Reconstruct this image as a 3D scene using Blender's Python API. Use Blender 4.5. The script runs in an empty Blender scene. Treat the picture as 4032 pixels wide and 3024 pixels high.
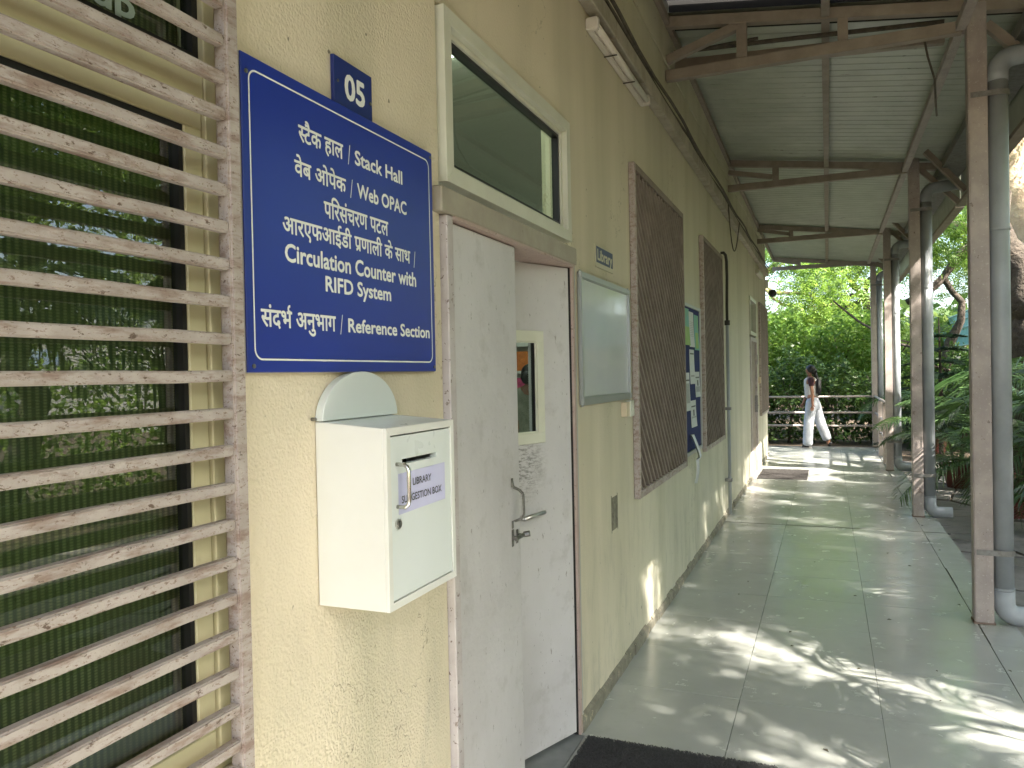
import bpy, bmesh, math, random
import numpy as np
from mathutils import Vector, Matrix
R = math.radians
random.seed(7); rng = np.random.default_rng(7)
SC = bpy.context.scene; COL = SC.collection

# ------------------------------------------------------------------ camera, world, sun, exposure
cam_d = bpy.data.cameras.new('camera'); cam = bpy.data.objects.new('camera', cam_d); COL.objects.link(cam); SC.camera = cam
f_px = 3030.0
yh = Vector((1242, -61, f_px)).normalized()
nz = Vector((1, -0.0205, 0)).cross(yh).normalized()
zh = nz if nz.y < 0 else -nz
xh = yh.cross(zh)
# rows of (right, up, back) in world coordinates
right = Vector((xh.x, yh.x, zh.x)); down = Vector((xh.y, yh.y, zh.y)); fwd = Vector((xh.z, yh.z, zh.z))
m = Matrix((right, -down, -fwd)).transposed().to_4x4(); m.translation = Vector((1.0, 0.0, 1.53))
cam.matrix_world = m
cam_d.sensor_width = 36; cam_d.lens = 36 * f_px / 4032; cam_d.clip_start = 0.02; cam_d.clip_end = 500
SUN_EL, SUN_AZ = 46.0, 120.0       # azimuth clockwise from +Y (along the corridor)
w = bpy.data.worlds.new('World'); SC.world = w; w.use_nodes = True
nt = w.node_tree; sky = nt.nodes.new('ShaderNodeTexSky'); sky.sky_type = 'NISHITA'; sky.sun_disc = False
sky.sun_elevation = R(SUN_EL); sky.sun_rotation = R(SUN_AZ); sky.dust_density = 3.0
nt.links.new(sky.outputs[0], nt.nodes['Background'].inputs[0]); nt.nodes['Background'].inputs[1].default_value = 0.15
sd = bpy.data.lights.new('sun', 'SUN'); sd.energy = 5.0; sd.angle = R(0.55); sd.color = (1.0, 0.93, 0.82)
sun = bpy.data.objects.new('sun', sd); COL.objects.link(sun)
SDIR = Vector((math.cos(R(SUN_EL)) * math.sin(R(SUN_AZ)), math.cos(R(SUN_EL)) * math.cos(R(SUN_AZ)), math.sin(R(SUN_EL))))
sun.rotation_euler = SDIR.to_track_quat('Z', 'Y').to_euler(); sun.location = SDIR * 30
SC.view_settings.view_transform = 'Standard'; SC.view_settings.look = 'None'; SC.view_settings.gamma = 1
SC.view_settings.exposure = 2.5; SC.view_settings.use_curve_mapping = False
SC.render.engine = 'CYCLES'
cy = SC.cycles; cy.use_denoising = True
try: cy.denoiser = 'OPENIMAGEDENOISE'
except Exception: pass
cy.max_bounces = 8; cy.diffuse_bounces = 5; cy.glossy_bounces = 4; cy.transmission_bounces = 6; cy.transparent_max_bounces = 12
cy.sample_clamp_indirect = 6; cy.caustics_reflective = False; cy.caustics_refractive = False

# ------------------------------------------------------------------ materials
def nodes(name):
    mt = bpy.data.materials.new(name); mt.use_nodes = True
    n = mt.node_tree.nodes; l = mt.node_tree.links
    return mt, n, l, n['Principled BSDF']
def rgb(n, c):
    x = n.new('ShaderNodeRGB'); x.outputs[0].default_value = (*c, 1); return x.outputs[0]
def mixc(n, l, f, a, b, mode='MIX'):
    x = n.new('ShaderNodeMix'); x.data_type = 'RGBA'; x.blend_type = mode
    if isinstance(f, float): x.inputs[0].default_value = f
    else: l.new(f, x.inputs[0])
    for k, v in ((6, a), (7, b)):
        if isinstance(v, tuple): x.inputs[k].default_value = (*v, 1)
        else: l.new(v, x.inputs[k])
    return x.outputs[2]
def ramp(n, l, src, lo, hi, a=0.0, b=1.0):
    x = n.new('ShaderNodeMapRange'); l.new(src, x.inputs[0]); x.inputs[1].default_value = lo; x.inputs[2].default_value = hi
    x.inputs[3].default_value = a; x.inputs[4].default_value = b; return x.outputs[0]
def posn(n, l, scale=(1, 1, 1)):
    g = n.new('ShaderNodeNewGeometry'); mp = n.new('ShaderNodeMapping'); l.new(g.outputs['Position'], mp.inputs[0]); mp.inputs[3].default_value = scale
    return mp.outputs[0]
def noise(n, l, vec, scale, detail=3, rough=0.55):
    x = n.new('ShaderNodeTexNoise'); l.new(vec, x.inputs['Vector']); x.inputs['Scale'].default_value = scale
    x.inputs['Detail'].default_value = detail; x.inputs['Roughness'].default_value = rough; return x.outputs[0]
def bump(n, l, h, dist, strength=1.0, nrm=None):
    b = n.new('ShaderNodeBump'); l.new(h, b.inputs['Height']); b.inputs['Distance'].default_value = dist; b.inputs['Strength'].default_value = strength
    if nrm: l.new(nrm, b.inputs['Normal'])
    return b.outputs[0]

def paint(name, c, c2=None, ns=3.0, rough=0.5, metal=0.0, specks=None, streak=None, bmp=None, rvar=0.0, spec=0.5):
    """base colour c drifting to c2; specks = (colour, scale, threshold, softness, stretch); streak = (colour, amount); bmp = (scale, metres)"""
    mt, n, l, p = nodes(name); v = posn(n, l)
    col = rgb(n, c)
    if c2: col = mixc(n, l, ramp(n, l, noise(n, l, v, ns, 5, .6), .35, .65), col, c2)
    if streak:
        vs = posn(n, l, (1, 1, .12)); col = mixc(n, l, ramp(n, l, noise(n, l, vs, streak[2] if len(streak) > 2 else 9, 4, .65), .52, .8, 0, streak[1]), col, streak[0])
    if specks:
        for s in (specks if isinstance(specks, list) else [specks]):
            vs = posn(n, l, s[4]) if len(s) > 4 else v
            a = noise(n, l, vs, s[1], 5, .68)
            col = mixc(n, l, ramp(n, l, a, s[2], s[2] + s[3]), col, s[0])
    if name.startswith('scuffed'):
        gg = n.new('ShaderNodeNewGeometry'); ds = n.new('ShaderNodeVectorMath'); ds.operation = 'DISTANCE'; l.new(gg.outputs['Position'], ds.inputs[0]); ds.inputs[1].default_value = (-.13, 2.80, 1.17)
        q1 = n.new('ShaderNodeMath'); q1.operation = 'MULTIPLY'; l.new(ramp(n, l, ds.outputs['Value'], .05, .17, .85, 0), q1.inputs[0]); l.new(ramp(n, l, noise(n, l, posn(n, l, (1, 1, 4)), 30, 6, .75), .47, .56), q1.inputs[1])
        col = mixc(n, l, q1.outputs[0], col, (.17, .16, .15))
    l.new(col, p.inputs['Base Color']); p.inputs['Roughness'].default_value = rough; p.inputs['Metallic'].default_value = metal
    p.inputs['Specular IOR Level'].default_value = spec
    if rvar: l.new(ramp(n, l, noise(n, l, v, 6, 4), .3, .7, rough - rvar, rough + rvar), p.inputs['Roughness'])
    if bmp:
        nr = None
        for b in (bmp if isinstance(bmp, list) else [bmp]):
            nr = bump(n, l, noise(n, l, v, b[0], 3, .6), b[1], 1.0, nr)
        l.new(nr, p.inputs['Normal'])
    return mt

M = {}
# stucco wall: cream yellow with rough-cast relief near, dirt streaks, damp marks low down
def wall_mat():
    mt, n, l, p = nodes('yellow_stucco'); v = posn(n, l)
    big = noise(n, l, v, .9, 4, .6)
    col = mixc(n, l, ramp(n, l, big, .35, .7), (.70, .615, .475), (.64, .565, .43))
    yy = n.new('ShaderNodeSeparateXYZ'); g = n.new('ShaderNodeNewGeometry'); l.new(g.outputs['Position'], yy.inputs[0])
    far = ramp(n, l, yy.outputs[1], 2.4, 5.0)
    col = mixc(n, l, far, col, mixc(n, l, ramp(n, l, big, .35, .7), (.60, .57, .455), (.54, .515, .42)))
    st = noise(n, l, posn(n, l, (1, 1, .07)), 7, 5, .65)
    col = mixc(n, l, ramp(n, l, noise(n, l, posn(n, l, (1, 1, .09)), 3.2, 3, .5), .45, .8, 0, .6), col, (.38, .36, .25))
    st2 = noise(n, l, posn(n, l, (1, 1, .15)), 28, 4, .7)
    low = ramp(n, l, yy.outputs[2], 1.3, .1)
    mu = n.new('ShaderNodeMath'); mu.operation = 'MULTIPLY'; l.new(ramp(n, l, noise(n, l, posn(n, l, (1, 1, .3)), 12, 5, .7), .50, .75), mu.inputs[0]); l.new(low, mu.inputs[1])
    mu2 = n.new('ShaderNodeMath'); mu2.operation = 'MULTIPLY'; l.new(mu.outputs[0], mu2.inputs[0]); mu2.inputs[1].default_value = .6
    col = mixc(n, l, mu2.outputs[0], col, (.27, .27, .22))
    col = mixc(n, l, ramp(n, l, noise(n, l, v, 34, 1), .77, .80), col, (.2, .18, .13))
    ck_ = n.new('ShaderNodeMath'); ck_.operation = 'SUBTRACT'; l.new(noise(n, l, v, 1.3, 6, .6), ck_.inputs[0]); ck_.inputs[1].default_value = .5
    ab = n.new('ShaderNodeMath'); ab.operation = 'ABSOLUTE'; l.new(ck_.outputs[0], ab.inputs[0])
    cm_ = n.new('ShaderNodeMath'); cm_.operation = 'MULTIPLY'; l.new(ramp(n, l, ab.outputs[0], .0005, .0016, .75, 0), cm_.inputs[0]); l.new(ramp(n, l, noise(n, l, v, .8, 2), .52, .60), cm_.inputs[1])
    col = mixc(n, l, cm_.outputs[0], col, (.22, .19, .13))
    l.new(col, p.inputs['Base Color']); p.inputs['Roughness'].default_value = .75; p.inputs['Specular IOR Level'].default_value = .3
    vo = n.new('ShaderNodeTexVoronoi'); vo.feature = 'SMOOTH_F1'; l.new(mixv(n, l, v), vo.inputs['Vector']); vo.inputs['Scale'].default_value = 150
    pat = ramp(n, l, noise(n, l, v, 2.2, 2), .42, .62)
    h = n.new('ShaderNodeMath'); h.operation = 'MULTIPLY'; l.new(vo.outputs['Distance'], h.inputs[0]); l.new(ramp(n, l, pat, 0, 1, .45, 1.0), h.inputs[1])
    near = ramp(n, l, yy.outputs[1], 1.9, 3.3, 1.0, .3)
    h2 = n.new('ShaderNodeMath'); h2.operation = 'MULTIPLY'; l.new(h.outputs[0], h2.inputs[0]); l.new(near, h2.inputs[1])
    nr = bump(n, l, h2.outputs[0], .0034)
    nr = bump(n, l, noise(n, l, v, 120, 3, .6), .0012, 1.0, nr)
    nr = bump(n, l, noise(n, l, v, 1.4, 3), .012, 1.0, nr)
    l.new(nr, p.inputs['Normal']); return mt
def mixv(n, l, v):   # warp a vector a little
    t = n.new('ShaderNodeTexNoise'); l.new(v, t.inputs['Vector']); t.inputs['Scale'].default_value = 40
    a = n.new('ShaderNodeVectorMath'); a.operation = 'MULTIPLY_ADD'; l.new(t.outputs['Color'], a.inputs[0]); a.inputs[1].default_value = (.012,) * 3; l.new(v, a.inputs[2])
    return a.outputs[0]
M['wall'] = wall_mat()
M['plinth'] = paint('damp_grey_plaster', (.17, .155, .12), (.27, .25, .20), 14, .85, bmp=(60, .006), specks=((.42, .38, .27), 22, .6, .05))
RUST = (.16, .09, .065)
M['grille'] = paint('flaking_pink_grey_paint', (.44, .385, .36), (.35, .30, .275), 16, .55,
                    specks=[((.25, .18, .15), 26, .49, .16, (1, .35, 1.6)), ((.21, .145, .115), 210, .575, .07, (1, .45, 1)), ((.12, .08, .06), 90, .62, .04, (1, .5, 1))], bmp=(160, .0007))
M['grille_far'] = paint('grimy_brown_grey_paint', (.25, .205, .175), (.18, .145, .12), 7, .65, specks=(RUST, 30, .70, .03), bmp=(120, .0006))
M['post'] = paint('weathered_pink_grey_steel_paint', (.42, .365, .335), (.32, .275, .255), 7, .55, streak=((.27, .22, .2), .5, 14),
                  specks=[((.17, .13, .115), 38, .645, .03), ((.50, .45, .42), 60, .60, .06), ((.19, .15, .13), 11, .67, .02)], bmp=(90, .0008))
M['beam'] = paint('brown_grey_beam_paint', (.31, .262, .215), (.24, .20, .165), 9, .6, specks=((.12, .09, .07), 45, .71, .03), bmp=(70, .0012))
M['roof'] = paint('pale_green_roof_sheet', (.43, .455, .385), (.35, .375, .315), 2.5, .38, specks=[((.15, .14, .10), 8, .655, .02, (.7, 5, 1)), ((.22, .2, .15), 26, .66, .03, (.4, 2.5, 1))], rvar=.1)
M['dark'] = paint('black_gap', (.012, .011, .01), None, 1, .9)
M['pipe'] = paint('grey_blue_plastic_pipe', (.34, .365, .39), (.275, .30, .32), 5, .42, streak=((.42, .45, .45), .5, 8), specks=((.14, .14, .13), 22, .74, .02), spec=.5)
M['clamp'] = paint('dull_steel_strap', (.25, .25, .24), (.17, .16, .15), 30, .5, metal=.4)
M['door'] = paint('scuffed_pinkish_white_door_paint', (.57, .55, .56), (.49, .47, .475), 1.8, .5, streak=((.42, .405, .40), .35, 5),
                  specks=[((.30, .28, .265), 40, .655, .03, (1, 1, .35)), ((.20, .19, .18), 90, .66, .03, (1, 1, .45)), ((.42, .40, .395), 7, .54, .2)], bmp=(45, .0012))
M['doorframe'] = paint('chipped_lilac_grey_frame_paint', (.50, .46, .455), (.42, .375, .37), 12, .55, specks=[((.16, .12, .10), 60, .62, .03), ((.22, .18, .16), 24, .64, .03)], bmp=(80, .0015))
M['lintel'] = paint('dusty_grey_brown_lintel_paint', (.37, .34, .275), (.32, .285, .23), 10, .6, specks=((.14, .1, .08), 34, .73, .02, (1, 1, .3)), bmp=(60, .0015))
M['pinkedge'] = paint('pink_primer', (.46, .355, .315), (.40, .30, .265), 20, .6, specks=((.16, .1, .09), 70, .62, .04), bmp=(80, .001))
M['alum'] = paint('cream_powder_coated_aluminium', (.60, .545, .34), (.53, .48, .30), 6, .36, specks=((.22, .2, .13), 18, .70, .04, (1, 1, .3)))
M['alum2'] = paint('pale_cream_aluminium', (.63, .63, .53), (.57, .565, .47), 6, .35, specks=((.3, .28, .2), 30, .74, .02))
M['gasket'] = paint('black_rubber', (.008, .008, .008), None, 1, .45)
M['white'] = paint('off_white_laminate', (.70, .70, .665), (.66, .66, .62), 4, .38, specks=((.4, .39, .35), 40, .76, .02), rvar=.06)
M['whitegreen'] = paint('white_plywood_panel', (.68, .72, .715), (.65, .69, .68), 4, .32, rvar=.06)
M['blue'] = paint('blue_sign_vinyl', (.011, .029, .26), (.012, .032, .28), 3, .30, spec=.45)
M['blue2'] = paint('dark_blue_sign_vinyl', (.010, .024, .16), None, 3, .32)
M['letter'] = paint('white_vinyl_lettering', (.80, .81, .79), None, 3, .4)
M['ink'] = paint('black_print', (.05, .05, .06), None, 3, .5)
M['labelp'] = paint('lilac_printed_paper', (.56, .56, .80), (.60, .60, .82), 9, .25)
M['steel'] = paint('brushed_steel', (.55, .54, .52), (.42, .41, .39), 60, .28, metal=1.0)
M['darksteel'] = paint('tarnished_dark_steel', (.16, .155, .15), (.30, .29, .27), 70, .35, metal=.9)
M['mat'] = paint('grey_loop_mat', (.085, .085, .088), (.13, .13, .133), 140, .95, bmp=(230, .01))
M['mat2'] = paint('brown_grey_mat', (.035, .031, .03), (.05, .045, .042), 60, .95, bmp=(130, .006))
M['threshold'] = paint('worn_grey_threshold', (.16, .17, .17), (.2, .21, .21), 12, .5)
M['wb'] = paint('whiteboard_enamel', (.53, .55, .60), (.57, .585, .63), 2.2, .10, rvar=.05)
M['wbframe'] = paint('grey_anodised_frame', (.38, .40, .40), None, 3, .35, metal=.5)
M['felt'] = paint('navy_felt', (.012, .02, .10), (.015, .025, .12), 30, .9)
M['paper'] = paint('white_paper', (.62, .64, .66), (.56, .58, .6), 20, .6)
M['paperback'] = paint('grey_printed_paper_back', (.2, .21, .22), (.34, .35, .36), 30, .6)
M['grayprint'] = paint('grey_print_block', (.28, .29, .30), (.42, .43, .44), 90, .6)
M['poster'] = paint('teal_green_poster_print', (.10, .36, .38), (.20, .42, .14), 5, .5)
M['poster2'] = paint('leaf_green_poster_print', (.20, .38, .08), (.30, .44, .14), 12, .5)
M['switch'] = paint('cream_plastic', (.62, .52, .38), None, 3, .4)
M['switchw'] = paint('white_plastic', (.66, .66, .60), None, 3, .35)
M['tube'] = paint('white_plastic_batten', (.66, .62, .56), (.60, .56, .5), 5, .4)
M['hose'] = paint('black_ribbed_hose', (.025, .023, .02), None, 3, .6, bmp=(120, .003))
M['cable'] = paint('dusty_black_cable', (.05, .042, .032), (.10, .085, .06), 20, .7)
M['trunk_lid'] = paint('dirty_cable_trunking', (.44, .40, .33), (.30, .27, .21), 8, .65, specks=((.1, .09, .06), 30, .7, .03), bmp=(40, .002))
M['bark'] = paint('dark_furrowed_bark', (.045, .036, .028), (.09, .07, .055), 9, .9, specks=((.13, .11, .09), 26, .6, .08, (1, 1, .25)), bmp=[(14, .04), (40, .015)])
M['palebark'] = paint('pale_tan_bark', (.42, .32, .23), (.30, .21, .15), 6, .85, bmp=[(9, .03), (45, .006)])
M['stem'] = paint('green_brown_stem', (.075, .075, .035), (.09, .08, .04), 8, .7)
M['pot'] = paint('red_brown_pot', (.12, .03, .022), (.09, .028, .022), 9, .6)
M['soil'] = paint('leaf_litter_soil', (.10, .07, .045), (.055, .042, .03), 5, .95, specks=((.30, .20, .11), 16, .6, .05), bmp=(25, .02))
M['stone'] = paint('grey_paving_stone', (.24, .225, .205), (.17, .16, .15), 4, .8, specks=((.09, .085, .075), 20, .62, .08), bmp=(30, .006))
M['teal'] = paint('teal_corrugated_sheet', (.16, .36, .31), (.13, .31, .27), 2, .45)
M['tealrail'] = paint('pale_teal_rail', (.30, .48, .42), None, 2, .5)
M['inner'] = paint('interior_plaster', (.5, .5, .46), None, 2, .8)
M['skin'] = paint('brown_skin', (.23, .115, .07), (.26, .13, .08), 20, .5)
M['hair'] = paint('black_hair', (.008, .007, .007), None, 3, .45, bmp=(150, .003))
M['shirt'] = paint('white_shirt_cloth', (.55, .53, .50), (.46, .44, .42), 14, .85, bmp=(30, .01))
M['maroon'] = paint('maroon_sleeve_cloth', (.045, .012, .018), None, 3, .85)
M['trouser'] = paint('pale_grey_trouser_cloth', (.44, .46, .50), (.36, .38, .42), 9, .8, bmp=(16, .015))
M['shoe'] = paint('black_shoe', (.015, .014, .014), None, 3, .5)
M['sole'] = paint('grey_shoe_sole', (.3, .29, .27), None, 3, .6)
M['bag'] = paint('black_backpack_cloth', (.012, .011, .011), None, 3, .7)
M['olive'] = paint('pale_olive_shirt_cloth', (.30, .31, .25), (.22, .23, .18), 9, .85, bmp=(18, .02))

def floor_mat():
    mt, n, l, p = nodes('polished_pale_tile'); v = posn(n, l)
    oi = n.new('ShaderNodeObjectInfo')
    col = mixc(n, l, ramp(n, l, noise(n, l, v, 1.6, 4), .35, .65), (.41, .42, .395), (.355, .365, .34))
    col = mixc(n, l, ramp(n, l, oi.outputs['Random'], 0, 1, 0, .25), col, (.41, .43, .40))
    col = mixc(n, l, ramp(n, l, noise(n, l, v, 4, 5, .7), .55, .8, 0, .4), col, (.25, .26, .23))
    l.new(col, p.inputs['Base Color'])
    l.new(ramp(n, l, noise(n, l, v, 7, 5, .65), .3, .7, .13, .30), p.inputs['Roughness'])
    l.new(bump(n, l, noise(n, l, v, 5, 2), .0012), p.inputs['Normal']); return mt
M['tile'] = floor_mat()
M['tileedge'] = paint('tile_joint_grout', (.10, .10, .09), (.16, .155, .14), 9, .9)

def glass_mat(name, tint, refl, trans):
    """clear pane: a fresnel mirror over a tinted see-through body"""
    mt, n, l, p = nodes(name); n.remove(p); out = n['Material Output']
    gl = n.new('ShaderNodeBsdfGlossy'); gl.inputs['Roughness'].default_value = .0; gl.inputs['Color'].default_value = (*refl, 1)
    tr = n.new('ShaderNodeBsdfTransparent'); tr.inputs[0].default_value = (*tint, 1)
    fr = n.new('ShaderNodeFresnel'); fr.inputs[0].default_value = trans
    mx = n.new('ShaderNodeMixShader'); gm = n.new('ShaderNodeNewGeometry'); iv = n.new('ShaderNodeMath'); iv.operation = 'SUBTRACT'; iv.inputs[0].default_value = 1; l.new(gm.outputs['Backfacing'], iv.inputs[1])
    mu = n.new('ShaderNodeMath'); mu.operation = 'MULTIPLY'; l.new(fr.outputs[0], mu.inputs[0]); l.new(iv.outputs[0], mu.inputs[1])
    l.new(mu.outputs[0], mx.inputs[0]); l.new(tr.outputs[0], mx.inputs[1]); l.new(gl.outputs[0], mx.inputs[2])
    l.new(mx.outputs[0], out.inputs[0]); return mt
M['glass'] = glass_mat('green_tinted_glass', (.84, .90, .83), (1, 1, 1), 1.8)
M['glass2'] = glass_mat('clear_door_glass', (.85, .9, .87), (1, 1, 1), 1.5)
M['darkglass'] = paint('dusty_dark_window_glass', (.03, .035, .03), None, 2, .08, spec=.8)

def blind_mat():
    mt, n, l, p = nodes('green_woven_blind')
    g = n.new('ShaderNodeNewGeometry'); s = n.new('ShaderNodeSeparateXYZ'); l.new(g.outputs['Position'], s.inputs[0])
    def wave(o, freq):
        a = n.new('ShaderNodeMath'); a.operation = 'MULTIPLY'; l.new(o, a.inputs[0]); a.inputs[1].default_value = freq
        b = n.new('ShaderNodeMath'); b.operation = 'SINE'; l.new(a.outputs[0], b.inputs[0]); return b.outputs[0]
    fy = wave(s.outputs[1], 2 * math.pi / .0125); fz = wave(s.outputs[2], 2 * math.pi / .0048)
    col = mixc(n, l, ramp(n, l, fy, -.6, .8), (.045, .062, .028), (.19, .205, .10))
    col = mixc(n, l, ramp(n, l, fz, -.3, .6, 0, .55), col, (.045, .065, .025))
    col = mixc(n, l, ramp(n, l, noise(n, l, posn(n, l, (1, 1, .2)), 9, 3), .4, .65, 0, .55), col, (.075, .075, .035))
    l.new(col, p.inputs['Base Color']); p.inputs['Roughness'].default_value = .8; return mt
M['blind'] = blind_mat()

def leaf_mat(name, c1, c2, trans=.45, rough=.4):
    mt, n, l, p = nodes(name); out = n['Material Output']
    g = n.new('ShaderNodeNewGeometry')
    col = mixc(n, l, g.outputs['Random Per Island'], c1, c2)
    l.new(col, p.inputs['Base Color']); p.inputs['Roughness'].default_value = rough; p.inputs['Specular IOR Level'].default_value = .4
    t = n.new('ShaderNodeBsdfTranslucent'); hs = n.new('ShaderNodeHueSaturation'); hs.inputs['Hue'].default_value = .485; hs.inputs['Value'].default_value = 1.7
    l.new(col, hs.inputs['Color']); l.new(hs.outputs[0], t.inputs[0])
    mx = n.new('ShaderNodeMixShader'); mx.inputs[0].default_value = trans; l.new(p.outputs[0], mx.inputs[1]); l.new(t.outputs[0], mx.inputs[2])
    l.new(mx.outputs[0], out.inputs[0]); return mt
M['leaf_neem'] = leaf_mat('bright_feathery_leaf', (.11, .22, .03), (.22, .32, .07), .5)
M['leaf_mid'] = leaf_mat('mid_green_leaf', (.07, .155, .022), (.15, .24, .05), .45)
M['leaf_dark'] = leaf_mat('dark_green_leaf', (.022, .055, .014), (.07, .125, .028), .3)
M['leaf_palm'] = leaf_mat('palm_leaflet', (.03, .07, .02), (.07, .13, .04), .3, .3)
M['leaf_pine'] = leaf_mat('dark_blue_green_needle', (.012, .035, .018), (.03, .06, .03), .1)
M['leaf_far'] = leaf_mat('far_foliage', (.045, .09, .018), (.11, .16, .045), .4)

# ------------------------------------------------------------------ building helpers
LOC = {}
def base(o): return LOC.get(o.name, Vector((0, 0, 0))) if o else Vector((0, 0, 0))
class MB:
    """collects shapes in world coordinates; build() links them as ONE mesh object"""
    def __init__(s): s.v = []; s.f = []
    def add(s, vs, fs):
        k = len(s.v); s.v += [tuple(v) for v in vs]; s.f += [tuple(i + k for i in f) for f in fs]; return s
    def box(s, x0, x1, y0, y1, z0, z1):
        vs = [(x, y, z) for x in (x0, x1) for y in (y0, y1) for z in (z0, z1)]
        return s.add(vs, [(0, 1, 3, 2), (4, 6, 7, 5), (0, 4, 5, 1), (2, 3, 7, 6), (0, 2, 6, 4), (1, 5, 7, 3)])
    def bar(s, a, b, w, h, up=(0, 0, 1)):
        a, b = Vector(a), Vector(b); d = (b - a).normalized(); u = Vector(up)
        if abs(d.dot(u)) > .98: u = Vector((0, 1, 0))
        r = d.cross(u).normalized() * (w / 2); q = r.cross(d).normalized() * (h / 2)
        vs = [p + i * r + j * q for p in (a, b) for i, j in ((-1, -1), (1, -1), (1, 1), (-1, 1))]
        return s.add(vs, [(0, 1, 2, 3)[::-1], (4, 5, 6, 7), (0, 1, 5, 4), (1, 2, 6, 5), (2, 3, 7, 6), (3, 0, 4, 7)])
    def tube(s, pts, r, n=10, cap=True):
        pts = [Vector(p) for p in pts]; k = len(s.v); m_ = len(pts)
        rs = r if isinstance(r, (list, tuple)) else [r] * m_
        ref = Vector((0, 0, 1)) if abs((pts[1] - pts[0]).normalized().z) < .9 else Vector((1, 0, 0))
        u = None
        for i, p in enumerate(pts):
            d = (pts[min(i + 1, m_ - 1)] - pts[max(i - 1, 0)]).normalized()
            if u is None: u = d.cross(ref).normalized()
            u = (u - d * u.dot(d)).normalized(); q = d.cross(u)
            for j in range(n):
                a = 2 * math.pi * j / n; s.v.append(tuple(p + (u * math.cos(a) + q * math.sin(a)) * rs[i]))
        for i in range(m_ - 1):
            for j in range(n):
                a = k + i * n + j; b = k + i * n + (j + 1) % n; s.f.append((a, b, b + n, a + n))
        if cap: s.f.append(tuple(range(k, k + n))[::-1]); s.f.append(tuple(range(k + (m_ - 1) * n, k + m_ * n)))
        return s
    def prism_x(s, poly, x0, x1):      # poly in (y, z), extruded along x
        n = len(poly); vs = [(x0, y, z) for y, z in poly] + [(x1, y, z) for y, z in poly]
        return s.add(vs, [tuple(range(n))[::-1], tuple(range(n, 2 * n))] + [(i, (i + 1) % n, n + (i + 1) % n, n + i) for i in range(n)])
    def build(s, name, mat, parent=None, bevel=0, smooth=False, segs=1):
        o0 = base(parent)
        me = bpy.data.meshes.new(name); me.from_pydata([(v[0] - o0.x, v[1] - o0.y, v[2] - o0.z) for v in s.v], [], s.f)
        bm = bmesh.new(); bm.from_mesh(me); bmesh.ops.recalc_face_normals(bm, faces=bm.faces)
        if bevel: bmesh.ops.bevel(bm, geom=[e for e in bm.edges if len(e.link_faces) == 2 and e.calc_face_angle(0) > .6], offset=bevel, segments=segs, affect='EDGES', clamp_overlap=True)
        bm.to_mesh(me); bm.free()
        if smooth: me.polygons.foreach_set('use_smooth', [True] * len(me.polygons))
        me.materials.append(mat); o = bpy.data.objects.new(name, me); COL.objects.link(o)
        if parent: o.parent = parent
        LOC[o.name] = o0.copy(); return o
def tag(o, label=None, cat=None, group=None, kind=None):
    for k, v in (('label', label), ('category', cat), ('group', group), ('kind', kind)):
        if v: o[k] = v
    return o
def thing(name, label, cat, loc, group=None):
    o = bpy.data.objects.new(name, None); COL.objects.link(o); o.location = loc; o.empty_display_size = .1
    LOC[o.name] = Vector(loc); return tag(o, label, cat, group)
def copy_tree(o, loc=None, label=None, parent=None):
    c = o.copy(); COL.objects.link(c)
    if parent is not None: c.parent = parent
    if loc is not None: c.location = loc
    if label: c['label'] = label
    for ch in list(o.children): copy_tree(ch, None, None, c)
    return c
def raw(name, V, F, mat, parent=None, smooth=False):
    """numpy verts (N,3), faces (M,k)"""
    o0 = base(parent); me = bpy.data.meshes.new(name); V = np.asarray(V, dtype=np.float32) - np.array(o0, dtype=np.float32); F = np.asarray(F, dtype=np.int32)
    me.vertices.add(len(V)); me.vertices.foreach_set('co', V.ravel()); k = F.shape[1]
    me.loops.add(F.size); me.loops.foreach_set('vertex_index', F.ravel()); me.polygons.add(len(F))
    me.polygons.foreach_set('loop_start', np.arange(0, F.size, k, dtype=np.int32)); me.polygons.foreach_set('loop_total', np.full(len(F), k, dtype=np.int32))
    me.update(calc_edges=True); me.materials.append(mat); o = bpy.data.objects.new(name, me); COL.objects.link(o)
    if parent: o.parent = parent
    LOC[o.name] = o0.copy(); return o

# ------------------------------------------------------------------ lettering
def text_mesh(body, offset=0.0):
    c = bpy.data.curves.new('t', 'FONT'); c.body = body; c.offset = offset; c.resolution_u = 3
    o = bpy.data.objects.new('t', c); COL.objects.link(o); bpy.context.view_layer.update()
    me = bpy.data.meshes.new_from_object(o.evaluated_get(bpy.context.evaluated_depsgraph_get()))
    V = [(v.co.x, v.co.y) for v in me.vertices]; F = [tuple(p.vertices) for p in me.polygons]
    bpy.data.objects.remove(o); bpy.data.curves.remove(c); bpy.data.meshes.remove(me); return V, F
def maxx(b): return max(v[0] for v in text_mesh(b)[0])
KA = '\u0915'
def adv(b): return maxx(b + KA) - maxx(KA)
def shift(VF, dx, dy=0): return [(x + dx, y + dy) for x, y in VF[0]], VF[1]
def merge(*L):
    V, F = [], []
    for v, f in L:
        k = len(V); V += v; F += [tuple(i + k for i in q) for q in f]
    return V, F
def clip_right(VF, xm):
    bm = bmesh.new(); vs = [bm.verts.new((x, y, 0)) for x, y in VF[0]]
    for f in VF[1]:
        try: bm.faces.new([vs[i] for i in f])
        except ValueError: pass
    bmesh.ops.bisect_plane(bm, geom=bm.verts[:] + bm.edges[:] + bm.faces[:], plane_co=(xm, 0, 0), plane_no=(1, 0, 0), clear_outer=True)
    bm.verts.index_update(); V = [(v.co.x, v.co.y) for v in bm.verts]; F = [tuple(v.index for v in f.verts) for f in bm.faces]; bm.free(); return V, F
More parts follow.
